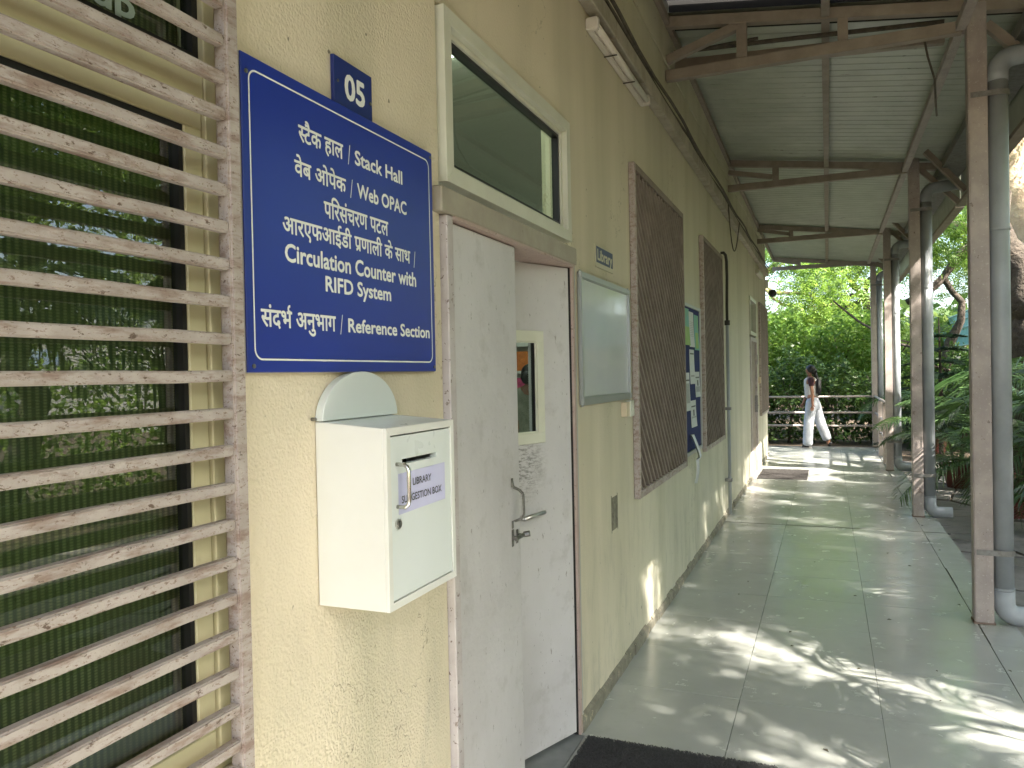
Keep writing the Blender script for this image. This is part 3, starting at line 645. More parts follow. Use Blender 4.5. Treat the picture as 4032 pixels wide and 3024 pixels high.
def sheet(name, y0, y1, z0, z1, mat, label, cat, marks=()):
    k = .006; mb = MB(); N = 5
    vs = []
    for i in range(N + 1):
        for j in range(3): vs.append((.0135 + k * (i / N) ** 2 * (1 + .4 * j) + .001 * j, y0 + (y1 - y0) * j / 2, z1 + (z0 - z1) * i / N))
    mb.add(vs, [(3 * i + j, 3 * i + j + 1, 3 * i + j + 4, 3 * i + j + 3) for i in range(N) for j in range(2)])
    o = mb.build(name, mat); o.location = (0, 0, 0); tag(o, label, cat, 'papers pinned to the noticeboard')
    for (a, b, c, d, mm) in marks:
        zt, zb_ = z1 + (z0 - z1) * c, z1 + (z0 - z1) * d; q = MB()
        f_ = lambda u, t: .0135 + k * t ** 2 * (1 + .8 * u) + .002 * u + .0012
        rows = 4; vs = []
        for r_ in range(rows + 1):
            tt = c + (d - c) * r_ / rows; zz = z1 + (z0 - z1) * tt
            vs += [(f_(a, tt), y0 + (y1 - y0) * a, zz), (f_(b, tt), y0 + (y1 - y0) * b, zz)]
        q.add(vs, [(2 * r_, 2 * r_ + 1, 2 * r_ + 3, 2 * r_ + 2) for r_ in range(rows)]); q.build('print', mm, o)
    return o
tx = [(.15, .85, .28 + .05 * i, .295 + .05 * i, M['grayprint']) for i in range(9)]
sheet('notice', 5.83, 6.02, 1.73, 2.01, M['poster'], 'teal and green poster sheet at the upper left of the noticeboard', 'poster', [(.0, 1, .5, 1, M['poster2'])])
sheet('notice', 6.025, 6.235, 1.72, 1.995, M['paper'], 'white typed page beside the upper left teal poster', 'paper', tx)
sheet('notice', 6.27, 6.48, 1.70, 1.985, M['poster'], 'teal poster with leaf at the upper right of the noticeboard', 'poster', [(.2, .8, .5, .95, M['poster2'])])
sheet('notice', 6.03, 6.24, 1.43, 1.70, M['paper'], 'white notice below the typed page at the middle of the noticeboard', 'paper', [(.1, .9, .10, .14, M['ink']), (.15, .85, .74, .79, M['grayprint'])])
sheet('notice', 5.83, 6.0, 1.23, 1.52, M['paper'], 'white newspaper clipping at the left of the noticeboard', 'paper', [(.1, .9, .18, .22, M['ink']), (.12, .88, .28, .8, M['grayprint'])])
sheet('notice', 6.28, 6.50, 1.32, 1.525, M['paper'], 'white clipping with small photo at the right of the noticeboard', 'paper', [(.1, .9, .2, .25, M['ink']), (.4, .66, .33, .55, M['ink']), (.1, .9, .58, .8, M['grayprint'])])
sheet('notice', 6.05, 6.29, 1.09, 1.30, M['paper'], 'lowest pinned white clipping with small photo on the noticeboard', 'paper', [(.1, .9, .2, .25, M['ink']), (.4, .64, .35, .58, M['ink']), (.1, .9, .6, .66, M['grayprint'])])
# curled loose sheet hanging off the bottom
cu = MB(); vs = []; N = 16
for i in range(N + 1):
    t = i / N
    z = 1.04 - .40 * t; xo = .016 + .05 * math.sin(t * math.pi * .9) ; wdt = .11 * (1 - .45 * t); yc = 6.0 + .20 * t ** 1.3
    for j in (-1, 0, 1): vs.append((xo + (.02 * abs(j) * (1 if t < .5 else -1.0)), yc + j * wdt / 2 * (1 if t < .45 else .55), z))
cu.add(vs, [(3 * i + j, 3 * i + j + 1, 3 * i + j + 4, 3 * i + j + 3) for i in range(N) for j in range(2)])
o = cu.build('loose_paper', M['paper'], None, 0, True); tag(o, 'curled loose sheet hanging off the bottom of the noticeboard', 'paper')
swt = thing('light_switch', 'cream surface box with white switch plate below the whiteboard corner', 'switch', (0, 4.05, 1.3))
MB().box(.001, .030, 3.93, 4.00, 1.300, 1.375).build('mounting_box', M['switch'], swt, .002)
MB().box(.001, .034, 4.001, 4.085, 1.297, 1.382).build('plate', M['switchw'], swt, .003)
MB().box(.0345, .039, 4.03, 4.06, 1.325, 1.355).build('rocker', M['switchw'], swt, .002)
sw2 = MB().box(.001, .04, 12.52, 12.60, 1.32, 1.42).build('light_switch', M['switch'], None, .003); tag(sw2, 'small cream switch box between far door and farthest grille', 'switch')
ho = MB().box(-.002, .0015, 3.70, 3.705, .735, .92).box(-.002, .0015, 3.815, 3.82, .735, .92).box(.0005, .001, 3.705, 3.815, .745, .91)
ho.build('cavity', paint('broken_plaster_hollow', (.13, .12, .09), (.28, .26, .20), 18, .9, bmp=(18, .06)), bld)
nm = MB().box(.001, .012, 12.32, 12.36, 1.62, 1.76).build('sign', paint('dark_tag', (.06, .05, .05), None, 3, .5)); tag(nm, 'tiny dark plate beside the far door frame', 'sign')

# ------------------------------------------------------------------ TUBE LIGHT, CABLE TRUNKING, PIPES ON WALL, CAMERA
tl = thing('tube_light', 'unlit white batten tube light mounted under the cable trunking', 'light', (0, 3.95, 3.1))
MB().box(.002, .030, 3.42, 4.50, 3.095, 3.150).build('batten', M['tube'], tl, .004, segs=2)
MB().tube([(.045, 3.44, 3.118), (.045, 4.48, 3.118)], .017, 14).build('tube', M['tube'], tl, 0, True)
for y in (3.40, 4.485): MB().box(.002, .062, y, y + .035, 3.094, 3.151).build('end_cap', M['tube'], tl, .006, segs=2)
for y in (3.72, 4.1): MB().box(.001, .066, y, y + .008, 3.090, 3.094).build('clip', M['cable'], tl)
tl2 = MB().box(.002, .06, 12.3, 13.1, 3.0, 3.06).build('tube_light', M['tube'], None, .006); tag(tl2, 'short white batten light near the far end of the wall', 'light')
ct = thing('cable_trunking', 'dusty cable trunking with black cables running high along the wall', 'cable duct', (0, 5, 3.2))
y = -3.0
while y < 14.3:
    L_ = random.choice((.62, .8, .62)); L_ = min(L_, 14.35 - y)
    MB().box(.001, .062, y, y + L_ - .006, 3.178 + random.uniform(-.003, .003), 3.272).build('segment', M['trunk_lid'], ct, .004)
    y += L_
for k in range(3):
    pts = [(.03 + .018 * k + .008 * math.sin(i * 1.3 + k), -3 + i * .45, 3.284 + .01 * k + .012 * abs(math.sin(i * .9 + 2 * k))) for i in range(39)]
    MB().tube(pts, .007 + .002 * k, 6).build('cable', M['cable'], ct)
dc = MB(); pts = [(.07, 8.3 + 1.1 * t, 3.26 - .42 * math.sin(math.pi * t ** .8)) for t in [i / 14 for i in range(15)]]
dc.tube(pts, .006, 6); tag(dc.build('hanging_cable', M['cable'], None), 'thin black cable drooping in a loop from the trunking above the wall pipe', 'cable')
hs = thing('flexible_hose', 'black ribbed hose running down into a grey conduit on the wall', 'hose', (.04, 8.3, 2.5))
MB().tube([(-.01, 8.16, 2.74), (.03, 8.16, 2.74), (.045, 8.2, 2.72), (.05, 8.235, 2.66), (.05, 8.25, 2.5), (.045, 8.24, 2.2), (.045, 8.24, 2.02)], .015, 10).build('hose', M['hose'], hs, 0, True)
MB().tube([(.045, 8.24, 2.02), (.045, 8.24, .04)], .017, 10).build('conduit', M['pipe'], hs, 0, True)
MB().tube([(.045, 8.24, 2.0), (.045, 8.24, 2.05)], .028, 10).build('collar', M['hose'], hs)
for z in (1.12, .38): MB().box(.001, .07, 8.205, 8.275, z, z + .03).build('clamp', M['clamp'], hs)
cm = thing('security_camera', 'small black dome camera on white bracket at the far top corner of the wall', 'camera', (.1, 14.4, 2.9))
MB().box(.0, .05, 14.3, 14.4, 2.98, 3.12).build('bracket', M['switchw'], cm)
bm = bmesh.new(); bmesh.ops.create_uvsphere(bm, u_segments=14, v_segments=10, radius=.07); me = bpy.data.meshes.new('dome'); bm.to_mesh(me); bm.free(); me.materials.append(M['gasket'])
o = bpy.data.objects.new('dome', me); COL.objects.link(o); o.parent = cm; o.location = (0.02, -.06, -.02)

# ------------------------------------------------------------------ MATS
def door_mat(x0, x1, y0, y1, mat, label, tufts):
    t = thing('doormat', label, 'doormat', ((x0 + x1) / 2, (y0 + y1) / 2, 0), 'doormats in front of the doors')
    MB().box(x0, x1, y0, y1, .002, .010).build('backing', mat, t, .002)
    if tufts:
        N = tufts; V = np.zeros((N * 4, 3)); px = rng.uniform(x0 - .004, x1 + .004, N); py = rng.uniform(y0 - .006, y1 + .006, N)
        a = rng.uniform(0, 2 * np.pi, N); L_ = rng.uniform(.006, .012, N); H_ = rng.uniform(.004, .011, N)
        dx, dy = np.cos(a) * L_, np.sin(a) * L_; nxx, nyy = -np.sin(a) * .0016, np.cos(a) * .0016
        V[0::4] = np.c_[px - dx / 2, py - dy / 2, np.full(N, .0102)]; V[1::4] = np.c_[px - nxx, py - nyy, .0102 + H_]
        V[2::4] = np.c_[px + dx / 2, py + dy / 2, np.full(N, .0105)]; V[3::4] = np.c_[px + nxx, py + nyy, .0102 + H_ * .8]
        tag(raw('loop_pile', V, np.arange(N * 4).reshape(N, 4), mat, t), kind='stuff')
    return t
door_mat(.055, .80, 2.2, 3.07, M['mat'], 'charcoal looped pile doormat in front of the near door', 60000)
door_mat(.06, .72, 11.3, 12.4, M['mat2'], 'small dark brown doormat in front of the far door', 6000)

# bits of dry leaf dropped on the tiles
for k in range(26):
    x, y = random.uniform(.1, 1.9), random.uniform(2.9, 9); a = random.uniform(0, 6.28); s_ = random.uniform(.006, .015)
    P_ = [(x + s_ * q * math.cos(a + o_), y + s_ * q * math.sin(a + o_), z) for q, o_, z in ((1, 0, .001), (.5, 1.4, .004), (1.2, 3.1, .0015), (.6, 4.6, .005))]
    P_ += [(p[0], p[1], p[2] + .0012) for p in P_]
    o = MB().add(P_, [(0, 1, 2, 3), (7, 6, 5, 4), (0, 4, 5, 1), (1, 5, 6, 2), (2, 6, 7, 3), (3, 7, 4, 0)]).build('dry_leaf', M['cable'])
    tag(o, 'tiny dark scrap of dry leaf lying on the walkway tiles', 'leaf', 'dry leaf scraps scattered on the tiles')
# ------------------------------------------------------------------ CANOPY
can = thing('canopy', 'lean-to walkway canopy of pale corrugated sheets on painted steel trusses', 'canopy', (1.8, 5, 3.6))
TY = [(-2.4, 4.03), (1.6, 3.98), (5.33, 3.955), (8.90, 3.87), (12.75, 3.82), (16.38, 3.80)]
def ztop(y):      # top of the chord at the wall
    for (a, za), (b, zb_) in zip(TY[:-1], TY[1:]):
        if y <= b: return za + (zb_ - za) * (y - a) / (b - a)
    return TY[-1][1]
SL = .137
for k, (ty, zt) in enumerate(TY):
    t = MB().bar((.005, ty, zt - .035), (2.26, ty, zt - .035 - SL * 2.26), .06, .07).build('truss', M['beam'], can, .003)
    zo = 3.555
    MB().bar((.004, ty + .001, zo), (1.775, ty + .001, zo), .058, .072).build('bottom_chord', M['beam'], t, .003)
    MB().box(.475, .54, ty - .028, ty + .030, zo + .037, zt - .0705 - SL * .5).build('strut', M['beam'], t)
    MB().box(1.09, 1.15, ty - .028, ty + .030, zo + .037, zt - .0705 - SL * 1.1).build('strut', M['beam'], t) if k == 2 else None
    if k <= 2: MB().bar((.01, ty + .003, 3.665), (.474, ty + .003, 3.81), .05, .055).build('brace', M['beam'], t)
    else: MB().bar((.01, ty + .003, 3.735), (.474, ty + .003, 3.635), .05, .05).build('brace', M['beam'], t)
MB().bar((.02, 5.62, 3.725), (1.72, 5.62, 3.625), .05, .085).build('tie_beam', M['beam'], can)
MB().tube([(.03, 5.52, 3.79), (.9, 5.50, 3.73), (1.7, 5.46, 3.66)], .016, 8).tube([(.03, 5.5, 3.77), (.6, 5.47, 3.765)], .011, 8).build('cable', M['cable'], can)
MB().tube([(1.58, 5.37, 3.53), (1.60, 5.40, 3.44), (1.66, 5.6, 3.36), (1.70, 5.9, 3.28), (1.74, 6.2, 3.30)], .007, 6).build('loose_wire', M['cable'], can)
for xx, ww in ((1.02, .05), (2.20, .045), (.02, .04)):
    for (a, za), (b, zb_) in zip(TY[:-1], TY[1:]):
        MB().bar((xx, a + .032, za - .036 - SL * xx), (xx, b - .032, zb_ - .036 - SL * xx), ww, .05).build('purlin', M['beam'], can)
for (a, za), (b, zb_) in zip(TY[:-1], TY[1:]):
    MB().bar((1.765, a + .032, 3.50 if False else 3.553), (1.765, b - .032, 3.553), .055, .05).build('eave_beam', M['post'], can)
# corrugated sheets
def roof_sheet(y0, y1, dz):
    prof = []; y = y0
    while y < y1 - 1e-4:
        prof += [(y, 0), (y + .096, 0), (y + .103, -.0045), (y + .110, -.0045)]; y += .118
    prof.append((y1, 0)); V = []; F = []
    for (py, pz) in prof:
        for xx in (-.0, 2.30): V.append((xx, py, ztop(py) + .004 - SL * xx + pz + dz + .012))
    n_ = len(prof)
    for i in range(n_ - 1): F.append((2 * i, 2 * i + 1, 2 * i + 3, 2 * i + 2))
    k = len(V); V += [(a, b, c + .03) for a, b, c in V]
    for i in range(n_ - 1): F.append((k + 2 * i, k + 2 * i + 2, k + 2 * i + 3, k + 2 * i + 1))
    F += [(0, 2 * n_ - 2, k + 2 * n_ - 2, k)] if False else []
    MB().add(V, F).build('roof_sheet', M['roof'], can)
y = -2.5; k = 0
while y < 16.5:
    top = 5.27 if y < 5.2 else 16.6
    y2 = min(y + 1.062, top); roof_sheet(y, y2, .10 if y < 5.2 else .002 * (k % 2)); y = y2 + (.001 if y2 != 5.27 else .08); k += 1
MB().bar((-.4, 5.32, 4.15 + .137 * .4), (2.3, 5.32, 4.15 - .137 * 2.3), .30, .02).bar((-.4, 5.50, 4.06 + .137 * .4), (2.3, 5.50, 4.06 - .137 * 2.3), .02, .24).build('gap_blackout', M['dark'], can)  # black bars added to keep the roof joint gap dark and shut out sky
# eave fascia and gutter
for (a, za), (b, zb_) in zip(TY[:-1], TY[1:]):
    MB().box(2.262, 2.285, a + .04, b - .04, 3.16, 3.60).build('fascia_panel', M['roof'], can)
    MB().box(2.22, 2.30, a + .04, b - .04, 3.125, 3.157).build('fascia_rim', M['beam'], can)
    MB().bar((1.90, b - .5, 3.60), (2.24, b - .45, 3.20), .05, .05).build('brace', M['beam'], can)
    MB().bar((1.90, b + .0, 3.55), (2.24, b - .0, 3.18), .05, .05).build('brace', M['beam'], can)
MB().box(2.05, 2.25, -2.4, 16.4, 3.42, 3.45).box(2.04, 2.052, -2.4, 16.4, 3.42, 3.50).build('gutter', M['clamp'], can)

PY = [1.6, 5.285, 8.83, 12.68, 16.40]
for k, py in enumerate(PY):
    p_ = MB().box(1.788, 1.888, py - .05, py + .05, .002, 3.66).build('post', M['post'], can, .006, segs=2)
    MB().box(1.782, 1.894, py - .056, py + .056, .0015, .012).build('base_plate', paint('rusty_base', (.14, .09, .07), (.2, .15, .12), 20, .8), p_)
names = ['grey drainpipe beside the unseen near post, out of view', 'thick grey drainpipe beside the nearest post at the right edge', 'grey drainpipe beside the second post from the camera', 'grey drainpipe beside the third post, ending above a red pot', 'grey drainpipe beside the last post by the end railing']
dp = thing('drainpipe', names[1], 'drainpipe', (1.935, PY[1], 0), 'drainpipes strapped to the canopy posts')
cx, py = 1.945, PY[1]
pp = [(cx, py, .16), (cx, py, 3.20)]
MB().tube(pp, .054, 20).build('pipe', M['pipe'], dp, 0, True)
el = [(cx, py, 3.19)] + [(cx + .09 - .09 * math.cos(R(a)), py, 3.24 + .09 * math.sin(R(a))) for a in range(0, 91, 15)] + [(cx + .30, py, 3.345)]
MB().tube(el, .057, 20).build('elbow', M['pipe'], dp, 0, True)
el = [(cx, py, .20)] + [(cx + .075 - .075 * math.cos(R(a)), py, .105 - .075 * math.sin(R(a)) + .02) for a in range(0, 91, 15)] + [(cx + .20, py, .05)]
MB().tube(el, .058, 20).build('elbow', M['pipe'], dp, 0, True)
for z in (2.32, .205): MB().tube([(cx, py, z), (cx, py, z + .012)], .0585, 20).build('coupling', M['pipe'], dp, 0)
for z in (3.10, .41):
    c_ = MB(); n_ = 14; V = []; 
    ringp = [(cx + .0565 * math.cos(R(a)), py + .0565 * math.sin(R(a))) for a in range(-150, 151, 20)]
    path = [(1.80, py - .052)] + [(1.90, py - .0535)] + [(cx + .0575 * math.cos(R(a)), py + .0575 * math.sin(R(a))) for a in range(-105, 106, 15)] + [(1.895, py + .054)]
    V = [(a, b, z + h) for a, b in path for h in (0, .032)]; F = [(2 * i, 2 * i + 2, 2 * i + 3, 2 * i + 1) for i in range(len(path) - 1)]
    c_.add(V, F); o = c_.build('clamp', M['clamp'], dp); so = o.modifiers.new('s', 'SOLIDIFY'); so.thickness = .003; so.offset = 1
for k in (2, 3, 4): copy_tree(dp, (1.935, PY[k], 0), names[k])

# end railing and side railing
rl = thing('railing', 'three bar steel railing across the far end of the walkway', 'railing', (.8, 16.42, 0))
for z in (.975, .66, .40): MB().tube([(-2.4, 16.42, z), (1.785, 16.42, z)], .021, 10).build('rail', M['post'], rl, 0, True)
for x in (-2.4, -.3): MB().box(x - .02, x + .02, 16.40, 16.44, .001, .95).build('rail_post', M['post'], rl)
r2 = thing('railing', 'short side railing between the last two canopy posts', 'railing', (1.84, 14.6, 0))
for z in (.975, .66, .40): MB().tube([(1.845, 12.735, z), (1.845, 16.345, z)], .021, 10).build('rail', M['post'], r2, 0, True)
for y in (13.55, 14.75): MB().box(1.80, 1.88, y - .04, y + .04, .001, .95).build('rail_post', M['post'], r2, .004)

# ------------------------------------------------------------------ INTERIOR SHELF
sh = thing('display_rack', 'pale display rack of books seen through the door pane', 'shelf', (-2.4, 9.4, 0))
for z in (.9, 1.24, 1.58, 1.92): MB().box(-4.2, -.9, 9.15, 9.45, z - .03, z).build('shelf', M['white'], sh)
MB().box(-4.2, -.9, 9.46, 9.5, 0, 2.1).build('back_panel', M['white'], sh)
cols = [(.02, .025, .035), (.45, .13, .03), (.30, .02, .03), (.5, .3, .05), (.05, .12, .3), (.35, .05, .12), (.05, .2, .18), (.4, .38, .3)]
bm_ = [paint('book_cover_print', c, tuple(min(1, q * 1.6) for q in c), 14, .4) for c in cols]
clab = ['black', 'orange', 'dark red', 'mustard', 'blue', 'crimson', 'green', 'beige']
for zi, z in enumerate((1.24, 1.58)):
    for i in range(4):
        x = -3.0 + i * .27 + .03 * zi; c = (i + 4 * (1 - zi)) % 8
        o = MB().box(x, x + .19, 9.20, 9.225, z + .001, z + .25).build('book', bm_[c])
        tag(o, clab[c] + ' covered book standing upright on the ' + ('upper', 'lower')[1 - zi] + ' rack shelf inside', 'book', 'books standing on the rack inside')

# ------------------------------------------------------------------ PEOPLE
def skin(name, pts, edges, rad, mat, parent, root=0, sub=2):
    me = bpy.data.meshes.new(name); o0 = base(parent); me.from_pydata([(p[0] - o0.x, p[1] - o0.y, p[2] - o0.z) for p in pts], edges, [])
    o = bpy.data.objects.new(name, me); COL.objects.link(o); o.modifiers.new('k', 'SKIN'); sv = me.skin_vertices[0].data
    for i, r in enumerate(rad): sv[i].radius = r if isinstance(r, tuple) else (r, r); sv[i].use_root = (i == root)
    s = o.modifiers.new('s', 'SUBSURF'); s.levels = s.render_levels = sub; bpy.context.view_layer.update()
    m2 = bpy.data.meshes.new_from_object(o.evaluated_get(bpy.context.evaluated_depsgraph_get())); bpy.data.objects.remove(o)
    m2.materials.clear(); m2.materials.append(mat); m2.polygons.foreach_set('use_smooth', [True] * len(m2.polygons))
    o = bpy.data.objects.new(name, m2); COL.objects.link(o); o.parent = parent; LOC[o.name] = o0.copy(); return o
def ellipsoid(name, c, r, mat, parent, seg=20):
    bm = bmesh.new(); bmesh.ops.create_uvsphere(bm, u_segments=seg, v_segments=seg // 2 + 2, radius=1)
    o0 = base(parent)
    for v in bm.verts: v.co = Vector((v.co.x * r[0] + c[0] - o0.x, v.co.y * r[1] + c[1] - o0.y, v.co.z * r[2] + c[2] - o0.z))
    me = bpy.data.meshes.new(name); bm.to_mesh(me); bm.free(); me.materials.append(mat); me.polygons.foreach_set('use_smooth', [True] * len(me.polygons))
    o = bpy.data.objects.new(name, me); COL.objects.link(o); o.parent = parent; return o
def hand(P, wrist, d, side, s=1.0):
    """append palm and fingers to the point list P=(pts, edges, rad); wrist = index of the wrist vertex"""
    pts, ed, ra = P; w0 = Vector(pts[wrist]); d = Vector(d).normalized(); sv = Vector(side).normalized()
    pts.append(w0 + d * .045 * s); ra.append((.022 * s, .014 * s)); ed.append((wrist, len(pts) - 1)); pm = len(pts) - 1
    cur = sv.cross(d).normalized()
    for i, L_ in zip((-1.5, -.5, .5, 1.5), (.062, .072, .068, .054)):
        b = w0 + d * .078 * s + sv * i * .017 * s
        pts.append(b); ra.append(.0095 * s); ed.append((pm, len(pts) - 1))
        pts.append(b + d * L_ * .55 * s + cur * .010 * s); ra.append(.0085 * s); ed.append((len(pts) - 2, len(pts) - 1))
        pts.append(b + d * L_ * .9 * s + cur * .028 * s); ra.append(.007 * s); ed.append((len(pts) - 2, len(pts) - 1))
    b = w0 + d * .03 * s - sv * .028 * s; pts.append(b); ra.append(.011 * s); ed.append((wrist, len(pts) - 1))
    pts.append(b + d * .035 * s - sv * .010 * s); ra.append(.009 * s); ed.append((len(pts) - 2, len(pts) - 1))

# walking woman at the far end, in profile facing the building (-x); her left side towards the camera
PYW = 16.0
wo = thing('person', 'person in white trousers and maroon sleeved top walking at the far railing', 'person', (.72, PYW, 0))
L = PYW - .10; Rr = PYW + .10
pts = [(.725, PYW, .92), (.715, PYW, 1.08), (.705, PYW, 1.22), (.695, PYW, 1.32), (.690, PYW, 1.375), (.675, PYW, 1.43),      # 0-5 pelvis..neck
       (.665, PYW, 1.47), (.668, PYW, 1.525), (.682, PYW, 1.545),                                                         # 6-8 head
       (.700, L - .06, 1.325), (.725, L - .085, 1.07), (.725, L - .09, .86),                                                # 9-11 left arm (near)
       (.705, Rr + .06, 1.325), (.64, Rr + .09, 1.08), (.56, Rr + .07, .90),                                              # 12-14 right arm
       (.72, L + .02, .86), (.66, L + .02, .48), (.635, L + .02, .09), (.56, L + .02, .04),                               # 15-18 left leg (front)
       (.75, Rr - .02, .86), (.84, Rr - .02, .50), (1.00, Rr - .02, .15), (.99, Rr - .02, .05),                               # 19-22 right leg (rear)
       (.612, PYW, 1.492)]                                                                                                  # 23 nose
ra = [(.10, .12), (.085, .105), (.095, .125), (.075, .12), .045, .040, (.062, .058), (.078, .066), (.072, .062), .048, .036, .026, .048, .036, .026,
      .085, .058, .040, .030, .085, .058, .042, .030, .012]
ed = [(0, 1), (1, 2), (2, 3), (3, 4), (4, 5), (5, 6), (6, 7), (7, 8), (3, 9), (9, 10), (10, 11), (3, 12), (12, 13), (13, 14), (0, 15), (15, 16), (16, 17), (17, 18), (0, 19), (19, 20), (20, 21), (21, 22), (6, 23)]
P = (pts, ed, ra); hand(P, 11, (-.05, 0, -1), (-1, 0, 0)); hand(P, 14, (-.4, 0, -1), (-1, 0, .3))
skin('body', [tuple(q) for q in pts], ed, ra, M['skin'], wo)
# clothes
skin('top', [(.722, PYW, .93), (.712, PYW, 1.08), (.702, PYW, 1.22), (.695, PYW, 1.33), (.692, PYW, 1.375)], [(0, 1), (1, 2), (2, 3), (3, 4)], [(.122, .155), (.112, .14), (.115, .145), (.092, .138), (.066, .085)], M['shirt'], wo)
skin('sleeve', [(.695, L + .02, 1.335), (.702, L - .055, 1.325), (.716, L - .075, 1.18)], [(0, 1), (1, 2)], [.055, .062, .055], M['maroon'], wo)
skin('sleeve', [(.695, Rr - .02, 1.335), (.702, Rr + .055, 1.325), (.665, Rr + .075, 1.18)], [(0, 1), (1, 2)], [.055, .062, .055], M['maroon'], wo)
skin('trousers', [(.73, PYW, 1.02), (.73, PYW, .88), (.700, L + .03, .80), (.645, L + .02, .45), (.628, L + .02, .10), (.622, L + .02, .035), (.77, Rr - .03, .80), (.86, Rr - .02, .48), (.965, Rr - .02, .20), (.99, Rr - .02, .13)],
     [(0, 1), (1, 2), (2, 3), (3, 4), (4, 5), (1, 6), (6, 7), (7, 8), (8, 9)], [(.118, .145), (.128, .15), (.115, .11), .098, .098, .096, (.115, .11), .098, .092, .088], M['trouser'], wo, 1)
ellipsoid('hair', (.700, PYW, 1.525), (.095, .085, .088), M['hair'], wo)
ellipsoid('hair_bun', (.755, PYW, 1.49), (.06, .065, .075), M['hair'], wo)
skin('ponytail', [(.775, PYW, 1.47), (.80, PYW, 1.34), (.815, PYW, 1.18), (.82, PYW, 1.06)], [(0, 1), (1, 2), (2, 3)], [.035, .045, .05, .03], M['hair'], wo, 0, 2)
skin('shoe', [(.66, L + .02, .045), (.60, L + .02, .035), (.52, L + .02, .03)], [(0, 1), (1, 2)], [(.04, .038), (.035, .04), (.028, .034)], M['shoe'], wo)
skin('shoe', [(1.045, Rr - .02, .12), (1.03, Rr - .02, .07), (.985, Rr - .02, .03)], [(0, 1), (1, 2)], [(.04, .038), (.04, .042), (.03, .036)], M['shoe'], wo)
MB().box(.47, .70, L - .015, L + .055, .002, .016).build('sole', M['sole'], wo, .004)
bg_ = MB().box(.795, .885, PYW - .13, PYW + .13, 1.02, 1.34).build('backpack', M['bag'], None, .03, True, 3); tag(bg_, 'black backpack on the back of the walking person', 'backpack')

# person standing inside, seen from behind through the door pane
pi = thing('person', 'person in pale olive shirt with black hair bun seen from behind through the door pane', 'person', (-1.80, 7.35, 0))
c = (-1.80, 7.35)
pts = [(c[0], c[1], .95), (c[0], c[1], 1.15), (c[0], c[1], 1.36), (c[0], c[1], 1.43), (c[0], c[1], 1.50), (c[0], c[1] + .01, 1.57),
       (c[0] + .19, c[1], 1.34), (c[0] + .24, c[1] + .02, 1.10), (c[0] + .24, c[1] + .12, .92), (c[0] - .19, c[1], 1.34), (c[0] - .24, c[1] + .02, 1.10), (c[0] - .24, c[1] + .12, .92),
       (c[0] + .10, c[1], .85), (c[0] + .10, c[1], .48), (c[0] + .10, c[1], .08), (c[0] + .10, c[1] + .12, .03), (c[0] - .10, c[1], .85), (c[0] - .10, c[1], .48), (c[0] - .10, c[1], .08), (c[0] - .10, c[1] + .12, .03)]
ed = [(0, 1), (1, 2), (2, 3), (3, 4), (4, 5), (2, 6), (6, 7), (7, 8), (2, 9), (9, 10), (10, 11), (0, 12), (12, 13), (13, 14), (14, 15), (0, 16), (16, 17), (17, 18), (18, 19)]
ra = [(.15, .11), (.14, .10), (.14, .09), .05, .075, .075, .05, .04, .03, .05, .04, .03, .085, .06, .045, .03, .085, .06, .045, .03]
P = (pts, ed, ra); hand(P, 8, (0, .3, -1), (0, 1, 0)); hand(P, 11, (0, .3, -1), (0, 1, 0))
skin('body', [tuple(q) for q in pts], ed, ra, M['skin'], pi)
skin('shirt', [(c[0], c[1], .80), (c[0], c[1], 1.1), (c[0], c[1], 1.34), (c[0], c[1], 1.41), (c[0] + .20, c[1], 1.33), (c[0] + .25, c[1] + .02, 1.08), (c[0] - .20, c[1], 1.33), (c[0] - .25, c[1] + .02, 1.08)],
     [(0, 1), (1, 2), (2, 3), (2, 4), (4, 5), (2, 6), (6, 7)], [(.18, .13), (.17, .12), (.16, .11), .07, .065, .06, .065, .06], M['olive'], pi)
skin('trousers', [(c[0], c[1], .86), (c[0] + .10, c[1], .8), (c[0] + .10, c[1], .45), (c[0] + .10, c[1], .06), (c[0] - .10, c[1], .8), (c[0] - .10, c[1], .45), (c[0] - .10, c[1], .06)],
     [(0, 1), (1, 2), (2, 3), (0, 4), (4, 5), (5, 6)], [(.14, .11), .1, .08, .07, .1, .08, .07], M['bag'], pi)
ellipsoid('hair', (c[0], c[1] - .01, 1.545), (.10, .11, .10), M['hair'], pi)
ellipsoid('hair_bun', (c[0], c[1] - .11, 1.50), (.07, .05, .07), M['hair'], pi)

# ------------------------------------------------------------------ VEGETATION
def rand_frames(N, up_bias=0.0):
    d = rng.normal(size=(N, 3)); d[:, 2] = d[:, 2] * .6 - .15; d /= np.linalg.norm(d, axis=1)[:, None]
    u = rng.normal(size=(N, 3)); u[:, 2] += up_bias; u -= d * (u * d).sum(1)[:, None]; u /= np.linalg.norm(u, axis=1)[:, None]
    return d, np.cross(d, u), u
def leaf_quads(P, L_, W_, up=1.2):
    N = len(P); d, s, u = rand_frames(N, up); L_ = (L_ * rng.uniform(.6, 1.25, N))[:, None]; W_ = (W_ * rng.uniform(.7, 1.2, N))[:, None]
    V = np.empty((N, 4, 3)); V[:, 0] = P; V[:, 1] = P + d * L_ * .45 + s * W_ * .5; V[:, 2] = P + d * L_ - u * L_ * .12; V[:, 3] = P + d * L_ * .45 - s * W_ * .5
    return V.reshape(-1, 3)
